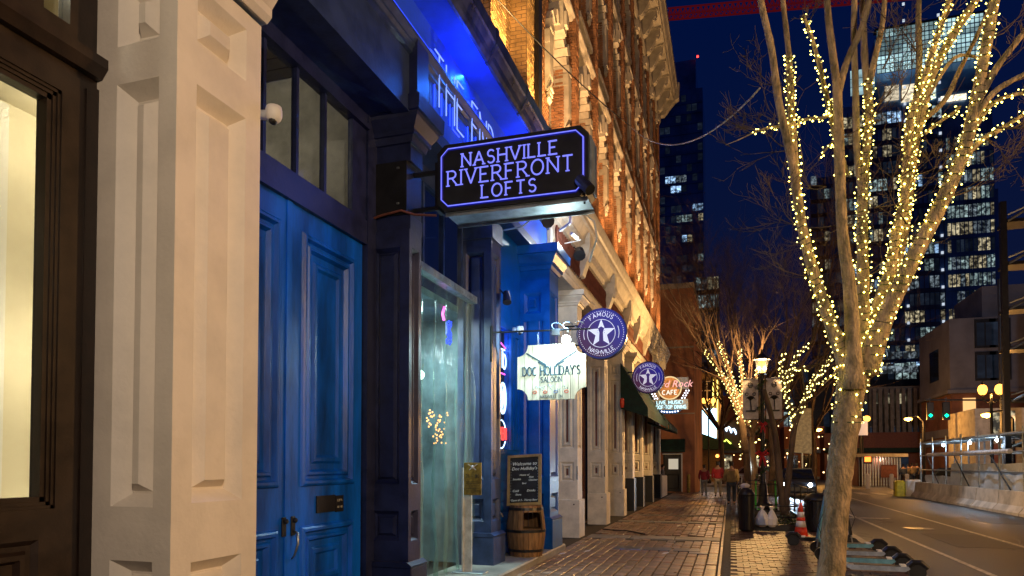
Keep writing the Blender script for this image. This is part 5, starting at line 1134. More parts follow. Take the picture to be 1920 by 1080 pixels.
def bin_(x, y, h, r, label, m='black'):
    T = thing('litter_bin', label, 'bin', (x, y, 0)); q = MB()
    for k in range(20): a = 2 * math.pi * k / 20; c, s = math.cos(a), math.sin(a); q.beam((x + r * c, y + r * s, .06), (x + r * 1.04 * c, y + r * 1.04 * s, h * .82), .05, .012, up=(c, s, 0))
    q.build('slat', m, T, kind='stuff'); MB().lathe((x, y, 0), [(r * .8, .02), (r * .92, .08), (r * .92, h * .8)], 16).build('liner', m, T); MB().lathe((x, y, h * .82), [(r * 1.1, 0), (r * 1.1, .05), (r * .8, .16), (r * .35, .2)], 16).build('lid', m, T, smooth=True)
    return T
bin_(.36, 17.9, 1.06, .18, 'dark slatted litter bin at the left corner of the tree bed')
bin_(1.98, 18.3, .92, .26, 'squat dark litter bin behind the orange traffic cone')
tag(MB().lathe((.33, 17.9, 1.08), [(.1, 0), (.12, .05), (.05, .1)], 8).build('cup', 'white'), 'pale cup and rubbish heaped on the left litter bin', 'rubbish')
bag = MB()
for dx, r0 in ((.0, .17), (.22, .13)):
    bag.lathe((.72 + dx, 18.0, .12 + 0), [(.06, 0), (r0, .06), (r0 * 1.05, .2), (r0 * .5, .36), (.03, .42), (.07, .5)], 9, 1, .8)
tag(bag.build('rubbish_bags', 'white'), 'crumpled white rubbish bags hung on the front rail of the tree bed', 'bags')
# cone
CN = thing('traffic_cone', 'orange traffic cone with two white bands at the corner of the tree bed', 'cone', (1.5, 16.95, 0))
MB().bbox(1.3, 1.7, 16.75, 17.15, 0, .035).build('foot', 'orange', CN)
MB().lathe((1.5, 16.95, .03), [(.15, 0), (.118, .2), (.118, .2)], 20).build('cone_body', 'orange', CN, smooth=True)
for z0_, z1_, m_ in ((.2, .34, 'white'), (.34, .42, 'orange'), (.42, .54, 'white'), (.54, .74, 'orange')):
    f = lambda z: .15 - z * .165
    MB().lathe((1.5, 16.95, .03), [(f(z0_), z0_), (f(z1_), z1_)], 20).build('band', m_, CN, smooth=True)

# ================================================================== SCOOTERS
def scooter(x, y, rz, col, label, s=1):
    T = thing('kick_scooter', label, 'scooter', (x, y, 0), 'parked rental scooters'); T.rotation_euler = (0, 0, rz)
    m = col; O = Vector((x, y, 0))
    def B(): return MB()
    # front wheel at -x, deck towards +x
    def whl(cx): return B().tube([O + Vector((cx, -.03, .11)), O + Vector((cx, .03, .11))], .11, 18)
    for cx, nm in ((-.55, 'front_wheel'), (.52, 'rear_wheel')): whl(cx).build(nm, 'black', T)
    d = B(); d.prism([(-.34, .12), (.36, .12), (.42, .16), (.40, .19), (-.36, .19), (-.40, .16)], O + Vector((0, -.085, 0)), XU, ZU, (0, .17, 0)); d.build('deck', m, T)
    B().box(x - .3, x + .34, y - .07, y + .07, .191, .197).build('deck_grip', 'black', T)
    B().box(x + .30, x + .37, y - .08, y + .08, .191, .215).build('deck_band', 'white', T)
    B().tube([O + Vector((.38, 0, .17)), O + Vector((.46, 0, .25)), O + Vector((.56, 0, .25)), O + Vector((.65, 0, .17))], .045, 7).build('rear_fender', 'black', T)
    B().tube([O + Vector((-.36, 0, .16)), O + Vector((-.46, 0, .2)), O + Vector((-.52, 0, .28)), O + Vector((-.44, 0, .75)), O + Vector((-.37, 0, 1.12))], [.04, .04, .034, .03, .028], 9).build('stem', m, T, smooth=True)
    B().tube([O + Vector((-.55, -.05, .11)), O + Vector((-.53, -.05, .26)), O + Vector((-.53, .05, .26)), O + Vector((-.55, .05, .11))], .014, 5).build('fork', 'metal', T)
    B().tube([O + Vector((-.38, -.24, 1.1)), O + Vector((-.36, 0, 1.12)), O + Vector((-.38, .24, 1.1))], .016, 7).build('handlebar', 'black', T); B().box(x - .41, x - .33, y - .04, y + .04, 1.1, 1.17).build('display', 'black', T)
    B().tube([O + Vector((-.5, .02, .3)), O + Vector((-.6, .05, .6)), O + Vector((-.42, .04, 1.0))], .006, 4).build('brake_cable', 'black', T)
    return T
sblue = mat('scooter_blue', (.16, .40, .55), .35, .3, bump=.05); sgrey = mat('scooter_grey', (.34, .40, .52), .35, .3, bump=.05); slime = mat('scooter_lime', (.05, .5, .05), .4, bump=.05)
scooter(2.05, 14.1, rad(6), sblue, 'farthest kerbside scooter, blue stem just left of the near trunk')
scooter(2.02, 12.95, rad(-2), sgrey, 'kerbside scooter second from the cone, grey deck')
scooter(1.98, 12.0, rad(-4), sblue, 'kerbside scooter third from the cone, pale blue deck with yellow tag')
scooter(2.0, 11.2, rad(-3), sgrey, 'nearest kerbside scooter, rear fender lowest in the picture')
sp_ = at(1594, 1005, 14.9)
scooter(sp_.x - .5, 15.0, rad(172), M['black'], 'black scooter turned the other way, its upright stem just right of the near trunk')
scooter(.85, 24.5, rad(80), slime, 'lime green scooter left one by the bannered lamp post'); scooter(1.35, 24.6, rad(95), slime, 'lime green scooter right one by the bannered lamp post')

# ================================================================== PEOPLE
def person(x, y, rz, h, jacket, trousers, hair, label, step=.12, bulk=1.0, hood=False, bag=False):
    T = thing('person', label, 'person', (x, y, 0)); T.rotation_euler = (0, 0, rz); k = h / 1.75
    def skin(nm, V, Ed, Rr, m, parent):
        me = bpy.data.meshes.new(nm); me.from_pydata([Vector(v) * k for v in V], Ed, []); o = bpy.data.objects.new(nm, me); COL.objects.link(o); o.parent = parent; me.materials.append(M[m] if isinstance(m, str) else m)
        md = o.modifiers.new('s', 'SKIN'); md.use_smooth_shade = True
        for i, rr_ in enumerate(Rr): rx, ry = rr_ if isinstance(rr_, tuple) else (rr_, rr_); me.skin_vertices[0].data[i].radius = (rx * k, ry * k)
        me.skin_vertices[0].data[0].use_root = True; sb_ = o.modifiers.new('b', 'SUBSURF'); sb_.levels = 1; sb_.render_levels = 2; return o
    s = step
    V = [(0, 0, .93), (0, 0, 1.15), (0, .0, 1.38), (0, .01, 1.5), (0, .03, 1.62), (0, .03, 1.7),
         (.1, 0, .88), (.11, s * .5 + .03, .5), (.11, s, .09), (.12, s + .14, .05), (-.1, 0, .88), (-.11, -s * .2 + .04, .5), (-.11, -s - .05, .12), (-.12, -s + .07, .05),
         (.19, 0, 1.41), (.25, -.02, 1.15), (.24, .06, .92), (.235, .09, .84), (-.19, 0, 1.41), (-.25, -.02, 1.15), (-.24, .06, .92), (-.235, .09, .84)]
    Ed = [(0, 1), (1, 2), (2, 3), (3, 4), (4, 5), (0, 6), (6, 7), (7, 8), (8, 9), (0, 10), (10, 11), (11, 12), (12, 13), (2, 14), (14, 15), (15, 16), (16, 17), (2, 18), (18, 19), (19, 20), (20, 21)]
    Rr = [(.14, .1), (.13, .095), (.16, .1), .055, (.078, .095), (.06, .075), .085, .058, .04, .035, .085, .058, .04, .035, .055, .042, .032, .035, .055, .042, .032, .035]
    skin('body', V, Ed, Rr, 'skin', T)
    bk = bulk
    skin('jacket', [(0, 0, 1.2), (0, 0, .88), (0, 0, 1.4), (0, .0, 1.49), (.2, 0, 1.41), (.265, -.02, 1.15), (.25, .06, .93), (-.2, 0, 1.41), (-.265, -.02, 1.15), (-.25, .06, .93)], [(0, 1), (0, 2), (2, 3), (2, 4), (4, 5), (5, 6), (2, 7), (7, 8), (8, 9)],
         [(.19 * bk, .14 * bk), (.185 * bk, .14 * bk), (.19 * bk, .13), (.08, .08), .078, .066, .055, .078, .066, .055], jacket, T)
    skin('trousers', [(0, 0, .92), (.1, 0, .84), (.11, s * .5 + .03, .5), (.11, s, .12), (-.1, 0, .84), (-.11, -s * .2 + .04, .5), (-.11, -s - .05, .14)], [(0, 1), (1, 2), (2, 3), (0, 4), (4, 5), (5, 6)], [(.15, .12), .102, .08, .066, .102, .08, .066], trousers, T)
    for sg, yy, zz in ((1, s, .05), (-1, -s - .03, .08)):
        skin('shoe', [(.115 * sg, yy - .04, zz), (.12 * sg, yy + .14, zz - .01)], [(0, 1)], [.05, .045], 'black', T)
    skin('hair', [(0, .0, 1.67), (0, .015, 1.74)] + ([(0, -.03, 1.58)] if True else []), [(0, 1), (0, 2)], [(.088, .09), (.075, .08), (.08, .06)], hair, T)
    return T
P_khaki = mat('khaki_jacket', (.20, .15, .08), .85, var=.15, bump=.3); P_jean = mat('dark_jeans', (.03, .045, .08), .85, bump=.2); P_red = mat('red_jacket', (.36, .02, .025), .8, var=.15, bump=.3)
P_tan = mat('tan_trousers', (.30, .25, .17), .85, bump=.2); P_mar = mat('maroon_jacket', (.20, .015, .03), .8, var=.2, bump=.3); P_gr = mat('grey_trousers', (.16, .16, .17), .85); P_hair = mat('dark_hair', (.02, .014, .01), .7, bump=.2)
person(.02, 29.3, 0, 1.74, P_khaki, P_jean, P_hair, 'person in a khaki jacket and dark jeans walking away, nearest of the three', bulk=1.15)
person(-.62, 36.4, 0, 1.76, P_red, P_tan, P_hair, 'person in a bright red jacket and tan trousers walking away', step=.09, bulk=1.12)
person(-1.32, 37.2, .1, 1.6, P_mar, P_gr, P_hair, 'person in a maroon coat and grey trousers, leftmost of the walkers', step=.1, bulk=1.1)
person(-3.55, 38.6, -1.4, 1.62, P_gr, P_jean, P_hair, 'small dark figure standing by the low planter near the black door', step=.02)

# ================================================================== CARS
def car(x, y, rz, col, label, heads=True, h=1.55, L=4.5, W=1.85, hs=40):
    T = thing('parked_car', label, 'car', (x, y, -.12)); T.rotation_euler = (0, 0, rz); O = Vector((x, y, -.12))
    # nose towards -Y
    def body(poly, w0, w1, z0, z1, m, nm):
        b = MB(); n = len(poly); vs = []
        for sx_ in (-1, 1):
            for (py_, pz) in poly: wv = w0 + (w1 - w0) * max(0, min(1, (pz - z0) / (z1 - z0))); vs.append(O + Vector((sx_ * wv / 2, py_, pz)))
        b.add(vs, [tuple(range(n))[::-1], tuple(range(n, 2 * n))] + [(i, (i + 1) % n, n + (i + 1) % n, n + i) for i in range(n)]); return b.build(nm, m, T)
    l = L / 2
    body([(-l, .35), (-l - .02, .6), (-l + .1, .82), (-l + 1.15, .98), (l - .2, 1.02), (l, .85), (l, .35), (l - .1, .26), (-l + .1, .24)], W, W * .94, .3, 1, col, 'body')
    body([(-l + 1.05, .96), (-l + 1.85, h - .06), (-l + 2.1, h), (l - 1.0, h), (l - .35, 1.0)], W * .92, W * .74, .95, h, col, 'roof')
    body([(-l + 1.13, 1.0), (-l + 1.83, h - .1), (-l + 1.86, h - .1), (-l + 1.3, 1.0)], W * .86, W * .74, .95, h, 'glassd', 'windscreen').location += Vector((0, -.04, .02))
    for s_ in (-1, 1):
        b = MB().add([O + Vector((s_ * (W * .47), -l + 1.45, 1.01)), O + Vector((s_ * W * .47, l - .7, 1.02)), O + Vector((s_ * W * .395, l - 1.1, h - .1)), O + Vector((s_ * W * .395, -l + 2.0, h - .1))], [(0, 1, 2, 3)]); b.build('side_window', 'glassd', T)
        for yy in (-l + .85, l - .85):
            MB().tube([O + Vector((s_ * (W / 2 - .2), yy, .33)), O + Vector((s_ * (W / 2 + .01), yy, .33))], .33, 18).build('wheel', 'black', T); MB().tube([O + Vector((s_ * (W / 2 + .01), yy, .33)), O + Vector((s_ * (W / 2 + .025), yy, .33))], .2, 12).build('rim', 'metal', T)
        MB().ball(O + Vector((s_ * (W / 2 - .28), -l + .02, .68)), .1, 10, 6).build('headlight', emi('headlight', (.75, .9, 1), hs) if heads else 'glassd', T)
        MB().box(x + s_ * (W / 2 + .1) - .07, x + s_ * (W / 2 + .1) + .07, y - l + 1.5, y - l + 1.6, .85, .98).build('mirror', 'black', T)
    MB().box(x - .5, x + .5, y - l - .03, y - l, .26, .44).build('grille', 'black', T)
    return T
silver = mat('silver_car_paint', (.4, .4, .42), .3, .6, var=.05, bump=0, coat=.5); dkcar = mat('dark_car_paint', (.03, .035, .05), .3, .4, var=.05, bump=0, coat=.5)
car(3.5, 41, rad(-6), dkcar, 'dark parked car with dazzling headlights beyond the tree bed', hs=120)
car(2.3, 60, rad(70), silver, 'pale car standing across the junction behind the tree bed', heads=False)
car(-4.5, 62, rad(88), silver, 'pale car passing beyond the three walking people', heads=False)
car(13.3, 47, rad(60), dkcar, 'car parked behind the scaffold with a pale curved roof', heads=False)
lamp('headlight_beam', 'SPOT', (3.0, 38.4, .6), 900, (.6, .8, 1), target=(2.5, 20, -.3), size=.08, spot=60)
tag(MB().ball(at(1402, 875, 33), .1, 10, 6).build('bike_light', emi('bike_light', (.6, .85, 1), 60)), 'small dazzling white-blue headlamp left of the bannered lamp post', 'headlamp')

# ================================================================== CORNER BUILDING WITH BLACK DOOR
cb_ = thing('corner_brick_building', 'plain orange-brown brick corner building with a black side door at the pavement end', 'building', (-5, 41.3, 0))
MB().box(-12, -1.98, 41.3, 53, -.4, 11.9).build('wall', 'brickflat', cb_)
MB().box(-12.05, -1.93, 41.25, 53.05, 11.9, 12.2).box(-12, -1.96, 41.27, 41.3, 4.55, 4.62).box(-12, -1.96, 41.27, 41.3, 8.4, 8.5).build('coping', 'stoned', cb_)
MB().panel((-3.75, 41.24, .05), XU, ZU, (0, -1, 0), 1.0, 2.15, [(.12, .88, .15, 1.0)], [(.05, -.03)]).build('door', 'black', cb_)
MB().box(-2.73, -2.66, 41.2, 41.28, .05, 2.2).box(-3.8, -2.66, 41.2, 41.28, 2.2, 2.28).build('door_frame', 'white', cb_)
MB().box(-3.45, -2.9, 41.22, 41.235, 1.35, 1.95).build('door_window', emi('lit_paper', (.8, .75, .6), .5, (.6, .6, .5)), cb_)
MB().prism([(0, 0), (-.75, 0), (-.75, .12), (-.1, .75), (0, .75)], (-4.0, 41.25, 2.35), YU, ZU, (1.5, 0, 0)).build('door_awning', 'awn', cb_)
tag(MB().lathe((-2.3, 40.9, 0), [(.09, 0), (.09, 1.0), (.05, 1.06)], 10).build('bollard', mat('yellow_paint', (.5, .33, .04), .5)), 'yellow steel bollard beside the black side door', 'bollard')
tag(MB().bbox(-4.0, -3.25, 35.2, 38.0, 0, 1.05, .04).build('low_wall', 'cast'), 'low tan masonry wall at the far end of the shopfronts', 'wall')
rl_ = thing('pavement_railing', 'white pipe railing at the pavement end behind the walkers', 'railing', (0, 42, 0))
q = MB()
for x in (-1.7, -.6, .6, 1.8): q.tube([(x, 42.2, 0), (x, 42.2, 1.0)], .03, 6)
q.tube([(-1.7, 42.2, 1.0), (1.8, 42.2, 1.0)], .03, 6); q.build('pipe', 'galv', rl_)

# ================================================================== TOWERS
wl_m = [litwin('office_cool', (.62, .85, .85), .55, sx=2.2), litwin('office_warm', (1, .85, .52), .6, sx=2.2), litwin('office_pale', (.7, .88, 1), .33, sx=2.2), litwin('office_dim', (.4, .6, 1), .03, lo=.4), litwin('office_blue', (.4, .65, 1), 1.4)]
M['towergrid'] = mat('tower_spandrel', (.05, .07, .13), .5, var=.1, scale=.1, bump=0)
def facade(T, xa, xb, Y, z0, z1, fh, bays, prob, seed, mats=(0, 0, 1, 2), wfrac=.55, bandm='black', dim=.5):
    rr = random.Random(seed); bw = (xb - xa) / bays; fl = MB(); protos = {}; n = 0; drk = MB()
    z = z0
    while z < z1 - fh * .6:
        fl.box(xa, xb, Y - .28, Y + .05, z, z + fh * (1 - wfrac) * .55)
        run = 0; mm = 0; gl_ = rr.random()
        for k in range(bays):
            if run <= 0: run = rr.choice((1, 1, 2, 3)); on = rr.random() < prob * (.4 + 1.2 * gl_); mm = rr.choice(mats)
            run -= 1; key = mm if on else (3 if rr.random() < dim else None)
            if key is None: continue
            if key not in protos:
                protos[key] = (MB().box(xa + .07 * bw, xa + .93 * bw, Y - .1, Y - .05, z0 + fh * (1 - wfrac) * .6, z0 + fh * .95).build('window', wl_m[key], T), None); ob = protos[key][0]; ob['b'] = 0; base = ob
                base.location = base.location + Vector((k * bw, 0, z - z0)); protos[key] = (base, base.location - Vector((k * bw, 0, z - z0)))
            else:
                c_ = protos[key][0].copy(); COL.objects.link(c_); c_.parent = T; c_.location = protos[key][1] + Vector((k * bw, 0, z - z0))
            n += 1
        z += fh
    for k in range(bays + 1): fl.box(xa + k * bw - .09, xa + k * bw + .09, Y - .34, Y - .282, z0, z1)
    fl.build('facade_grid', bandm, T, kind='stuff')
    return n
TR = thing('glass_office_tower', 'tall glass office tower behind the near tree with a brightly lit crown', 'tower', at(1740, 860, 180))
YT = 180; xa = at(1588, 800, YT).x; xm = at(1776, 800, YT).x; xb = at(1872, 800, YT).x; xc = at(1893, 800, YT).x
zt = at(1700, 185, YT).z; zb0 = -1
MB().box(xa, xb, YT, YT + 30, zb0, zt).box(xb, xc, YT + 4, YT + 30, zb0, zt - 22).build('tower_body', 'glassb', TR)
z_c0 = at(1700, 135, YT).z; z_c1 = at(1700, 52, YT).z; xe = at(1843, 100, YT).x; xd = at(1642, 100, YT).x
MB().box(xd, xe, YT + 1, YT + 26, zt, z_c1 - 1).build('crown_body', 'glassb', TR)
cg = litwin('crown_glass', (.50, .78, .82), 1.05, sx=.10, sz=.8, lo=.28, thr=.46)
n_ = 0
for j in range(5):
    for i in range(12):
        X_ = xd + (xe - xd) * i / 12; Z_ = z_c0 + (z_c1 - z_c0) * j / 5
        if j == 0 and i == 0: cp = MB().box(X_ + .12, X_ + (xe - xd) / 12 - .12, YT - 1.0, YT - .8, Z_ + .12, Z_ + (z_c1 - z_c0) / 5 - .12).build('crown_pane', cg, TR); c0 = cp.location.copy()
        else: c_ = cp.copy(); COL.objects.link(c_); c_.parent = TR; c_.location = c0 + Vector(((xe - xd) * i / 12, 0, (z_c1 - z_c0) * j / 5))
for j in range(3):
    for i in range(3):
        c_ = cp.copy(); COL.objects.link(c_); c_.parent = TR; c_.location = c0 + Vector((-(xe - xd) * (i + 1) / 12, 2, -(z_c1 - z_c0) * (j - .4) / 5))
q = MB().box(xd - .3, xe + .3, YT - .78, YT + 1, z_c1, z_c1 + .6)
for i in range(25): X_ = xd + (xe - xd) * i / 24; q.box(X_ - .07, X_ + .07, YT - 1.1, YT - 1.0, z_c0, z_c1)
for j in range(11): Z_ = z_c0 + (z_c1 - z_c0) * j / 10; q.box(xd, xe, YT - 1.18, YT - 1.11, Z_ - .07, Z_ + .07)
q.build('crown_mullion', 'black', TR, kind='stuff')
for px0, px1, py0, py1, m_ in ((1662, 1688, 152, 184, 1), (1693, 1718, 150, 186, 1), (1724, 1758, 146, 182, 0), (1768, 1816, 168, 186, 1)):
    A = at(px0, py1, YT - 2); B_ = at(px1, py0, YT - 2); MB().box(A.x, B_.x, YT - .5, YT - .3, A.z, B_.z).build('window', litwin('crown_office', (1, .85, .6) if m_ else (.7, .9, .8), 2.0, lo=.35, thr=.42), TR)
fh = 3.95
facade(TR, xa, xm, YT, at(1690, 838, YT).z, at(1690, 200, YT).z, fh, 20, .34, 3, mats=(0, 1, 2, 1, 4), dim=.3, bandm='towergrid')
facade(TR, xm + .6, xb, YT, at(1820, 838, YT).z, at(1820, 240, YT).z, fh, 11, .7, 8, mats=(0, 1, 2, 1), wfrac=.6, bandm='glassb', dim=.6)
q = MB()
for k in range(38):
    for px in (1772, 1706): p = at(px, 830, YT); q.box(p.x - .25, p.x + .25, YT - .6, YT - .4, p.z + k * fh - .3, p.z + k * fh + .3)
q.build('stair_light', emi('stair', (.75, .85, 1), .8), TR, kind='stuff')
TL = thing('residential_tower', 'slim dark blue tower beyond the cornice with a few lit flats', 'tower', at(1275, 860, 300))
Y2 = 300; x0_ = at(1200, 800, Y2).x; x1_ = at(1322, 800, Y2).x; z1_ = at(1290, 168, Y2).z
MB().box(x0_, x1_, Y2, Y2 + 30, -1, z1_).box(at(1262, 800, Y2).x, at(1309, 800, Y2).x, Y2 + 2, Y2 + 25, z1_, at(1290, 108, Y2).z).build('tower_body', 'glassb', TL)
facade(TL, x0_, x1_, Y2, 0, z1_ - 2, 4.3, 12, .12, 31, mats=(1, 2, 0, 4), dim=.35, bandm='glassb')
tag(MB().ball(at(1308, 106, 301), .5, 6, 4).build('beacon', 'neonr'), 'tiny red beacon on top of the slim left tower', 'beacon')
def block(label, pxa, pxb, py, Y, fh, bays, prob, seed, nm='office_block', body='glassb', mats=(0, 1, 2), D=20, band='black'):
    xa_ = at(pxa, 800, Y).x; xb_ = at(pxb, 800, Y).x; zt_ = at((pxa + pxb) / 2, py, Y).z; T = thing(nm, label, 'building', ((xa_ + xb_) / 2, Y, 0))
    MB().box(xa_, xb_, Y, Y + D, -1, zt_).build('body', body, T); facade(T, xa_, xb_, Y, 3, zt_ - .5, fh, bays, prob, seed, mats=mats, bandm=band, dim=.3); return T
block('dark office block with scattered lights between the corner building and the trees', 1306, 1350, 520, 150, 3.8, 4, .55, 41)
block('dark block with sparse windows just left of the near tree', 1525, 1600, 330, 210, 4, 6, .28, 43)
block('low dark block behind the far lamp posts with lit upper windows', 1440, 1735, 690, 120, 3.6, 22, .10, 44, body='black', mats=(0, 1))
pb = block('grey podium with tall fins and three lit windows, right of the near trunk', 1600, 1728, 725, 92, 3.2, 9, .05, 45, nm='podium_building', body='conc', mats=(0,))
q = MB()
for k in range(9): p = at(1640 + k * 11, 800, 91); q.box(p.x - .18, p.x + .18, 90.9, 91.6, 2, at(1700, 728, 91).z)
q.build('fin', 'conc', pb, kind='stuff')
for px in (1640, 1657, 1680): A = at(px, 757, 91.4); B_ = at(px + 13 + (px > 1650) * 5, 738, 91.4); MB().box(A.x, B_.x, 91.3, 91.5, A.z, B_.z).build('window', wl_m[1], pb)
for px, py in ((1655, 655), (1655, 682)):
    A = at(px - 17, py + 17, 118); B_ = at(px + 72, py, 118); 
    for i in range(6): MB().box(A.x + (B_.x - A.x) * i / 6 + .1, A.x + (B_.x - A.x) * (i + 1) / 6 - .1, 119.3, 119.6, A.z, B_.z).build('window', wl_m[2], pb)
# mid-distance corner building on the right
YM = 66; pc_ = at(1783, 800, YM); XM = pc_.x; XR = at(1960, 800, YM).x; Yf = YM * 1.0
# left face recedes along the street until px 1727
ang = math.atan((1727 - 960) / FPX) - YAW; Yf = XM / math.tan(ang)
zT = at(1783, 598, YM).z; zB = at(1783, 738, YM).z
MBd = thing('stone_topped_building', 'corner building across the junction, grey stone above and brown brick below', 'building', (XM + 8, YM, 0))
ms_ = mat('grey_stone', (.14, .14, .17), .8, var=.15, scale=.5, bump=.3); mbk = mat('brown_brick_far', (.17, .07, .04), .85, var=.25, scale=.8, bump=.3)
MB().box(XM, XR + 20, YM, Yf, zB + .3, zT).build('upper_wall', ms_, MBd); MB().box(XM + .1, XR + 20, YM + .1, Yf, -1, zB).build('lower_wall', mbk, MBd)
MB().box(XM - .25, XR + 20, YM - .25, Yf + .1, zB, zB + .3).box(XM + 3, XR + 20, YM + 2, Yf, zT, zT + 3).box(XM - .05, XR + 20, YM - .05, Yf, zB - 3.6, zB - 2.9).box(XM - .05, XR + 20, YM - .05, Yf, 3.2, 3.8).build('stone_band', ms_, MBd)
ym_ = (YM + Yf) / 2
MB().box(XM - .04, XM + .1, ym_ - 1.6, ym_ + 1.2, zB + 1.5, zT - 2).build('window', 'glassd', MBd)
for i in range(2):
    for j in range(2):
        xx = at(1830 + i * 28, 800, YM).x; z_ = zB + 1.0 + j * 2.7
        f_ = MB().box(xx, xx + 1.5, YM - .08, YM + .02, z_, z_ + 2.4).build('window', 'black', MBd); MB().box(xx + .15, xx + .7, YM - .1, YM - .082, z_ + .2, z_ + 2.1).box(xx + .8, xx + 1.35, YM - .1, YM - .082, z_ + .2, z_ + 2.1).build('pane', wl_m[3], f_)
A = at(1813, 772, YM - 1); MB().box(A.x, A.x + .9, YM - .1, YM, A.z, A.z + 1.2).build('window', emi('amber_window', (1, .55, .2), 1.2), MBd)
# pinkish lit facade behind the scaffold
PF = thing('lit_facade', 'orange-lit low facade with doors seen through the scaffold on the right', 'building', at(1900, 880, 54))
xp = at(1828, 800, 54).x; MB().box(xp, xp + 22, 54, 60, -1, at(1880, 765, 54).z).build('wall', 'stoned', PF)
for k in range(6): MB().box(xp + 1 + k * 2.2, xp + 2.3 + k * 2.2, 53.9, 54.02, .4, 3.0).build('door', 'rust', PF); MB().box(xp + 1 + k * 2.2, xp + 2.3 + k * 2.2, 53.9, 54.02, 3.5, 5.2).build('window', wl_m[1], PF)
lamp('facade_lamp', 'POINT', (xp + 3, 51.5, 4.8), 90, (1, .5, .2), size=.15, parent=PF)
# far side of the junction: shops toward the vanishing point
SH = thing('corner_shop_building', 'far corner building with a big white-blue lit window and yellow neon edges', 'building', at(1325, 880, 68))
xs0 = at(1290, 800, 68).x; xs1 = at(1352, 800, 68).x
MB().box(xs0 - 3, xs1, 68, 80, -.2, at(1330, 697, 68).z).build('wall', mat('tan_wall', (.34, .22, .1), .8), SH)
def win(px0, px1, py0, py1, Y, m, par, nm='window'):
    A = at(px0, py1, Y); B_ = at(px1, py0, Y); return MB().box(A.x, B_.x, Y - .12, Y - .04, A.z, B_.z).build(nm, m, par)
win(1317, 1343, 766, 822, 68, litwin('big_screen', (.45, .8, 1), 3.6, lo=.5, thr=.4), SH)
wf2 = win(1316, 1336, 716, 750, 68, 'glassd', SH)
q = MB()
for px in (1315, 1326, 1337): A = at(px, 751, 67.8); q.box(A.x - .06, A.x + .06, 67.7, 67.8, A.z, at(px, 715, 67.8).z)
for py in (716, 733, 751): A = at(1315, py, 67.8); q.box(A.x, at(1337, py, 67.8).x, 67.62, 67.69, A.z - .05, A.z + .05)
q.build('frame', 'cast', wf2)
q = MB()
for px, a, c_ in ((1337, 712, 765), (1345, 712, 790), (1302, 745, 800)): q.tube([at(px, a, 67.7), at(px, c_, 67.7)], .06, 5)
q.build('neon_edge', emi('yellow_neon', (1, .75, .15), 3.5), SH)
q = MB(); q.run([(xs0 - 2, 3), (xs1 + 1.5, 3), (xs1 + 1, 3.4), (xs0, 5)], 66, 67.9); q.build('awning', 'awn', SH)
for k, (pxa, pxb, py, Y, lab, mt_) in enumerate([(1346, 1400, 742, 82, 'dark brick shop row beyond the walkers, left piece', 'rust'), (1400, 1470, 770, 95, 'dark shop row behind the bannered lamp post', 'brickflat'), (1470, 1545, 800, 88, 'low orange-lit shop behind the cream banner', 'brickflat'), (1545, 1735, 812, 84, 'low brown wall of shops behind the kiosk', 'rust')]):
    T = thing('shop_row', lab, 'building', (at((pxa + pxb) / 2, 880, Y).x, Y, 0)); X0_ = at(pxa, 800, Y).x; X1_ = at(pxb, 800, Y).x; MB().box(X0_, X1_, Y, Y + 12, -.2, at(pxa, py, Y).z).build('wall', mt_, T)
    nn = int((X1_ - X0_) / 1.7)
    for i in range(nn):
        w_ = MB().box(X0_ + .3 + i * 1.7, X0_ + 1.5 + i * 1.7, Y - .1, Y - .02, .4, 2.7).build('window', R.choice([wl_m[1], wl_m[1], wl_m[3], 'glassd', emi('amber_shop', (1, .45, .15), .9)]), T)
    MB().box(X0_, X1_, Y - .9, Y - .12, 2.9, 3.4).build('fascia', 'awn' if k % 2 else 'navy2', T)
NS = thing('neon_shop_sign', 'blue-white neon script with a green-yellow emblem far down the street', 'sign', at(1365, 810, 70))
MB().box(at(1350, 0, 70).x, at(1385, 0, 70).x, 70, 70.2, at(1360, 845, 70).z, at(1360, 790, 70).z).build('panel', 'black', NS)
c0_ = at(1362, 832, 69.8); MB().tube([c0_ + Vector((-.42, 0, 0)), c0_ + Vector((0, 0, .4)), c0_ + Vector((.42, 0, 0))], .07, 5).tube([c0_ + Vector((-.42, 0, -.35)), c0_ + Vector((0, 0, .05)), c0_ + Vector((.42, 0, -.35))], .07, 5).build('emblem', emi('lime_neon', (.7, 1, .1), 3.5), NS)
q = MB()
for k in range(3): o_ = at(1358 + k * 9, 803 + k * 3, 69.8); q.tube([o_ + Vector((.22 * math.sin(t), 0, .3 * math.cos(t * 1.7))) for t in [j * .7 for j in range(8)]], .04, 4)
q.build('script', 'neonw', NS)
pts_ = MB()
for k in range(70): p = at(R.uniform(1345, 1600), R.uniform(790, 898), R.uniform(70, 81)); pts_.ball(p, R.uniform(.03, .09), 5, 3)
tag(pts_.build('distant_lights', emi('distant', (1, .62, .25), 6)), 'scatter of tiny distant lights of shops and traffic across the junction', 'lights')['kind'] = 'stuff'
pts_ = MB()
for k in range(34): p = at(R.choice((R.gauss(1388, 4), R.gauss(1412, 7))), R.uniform(790, 880), R.uniform(46, 50)); pts_.ball(p, R.uniform(.03, .06), 5, 3)
tag(pts_.build('hanging_lights', 'bulb2'), 'loose warm fairy lights hanging behind the lamp post', 'lights')['kind'] = 'stuff'
for i, (px, py, l_) in enumerate([(1345, 855, 'left of two small orange stop lights above the walkers'), (1353, 851, 'right of two small orange stop lights above the walkers')]):
    tag(MB().ball(at(px, py, 60), .14, 8, 5).build('brake_light', emi('amber_pt', (1, .25, .04), 8)), l_, 'light')
BN = thing('blank_banner', 'large blank cream banner on a pole behind the forked tree', 'banner', (at(1505, 900, 44).x, 44, 0))
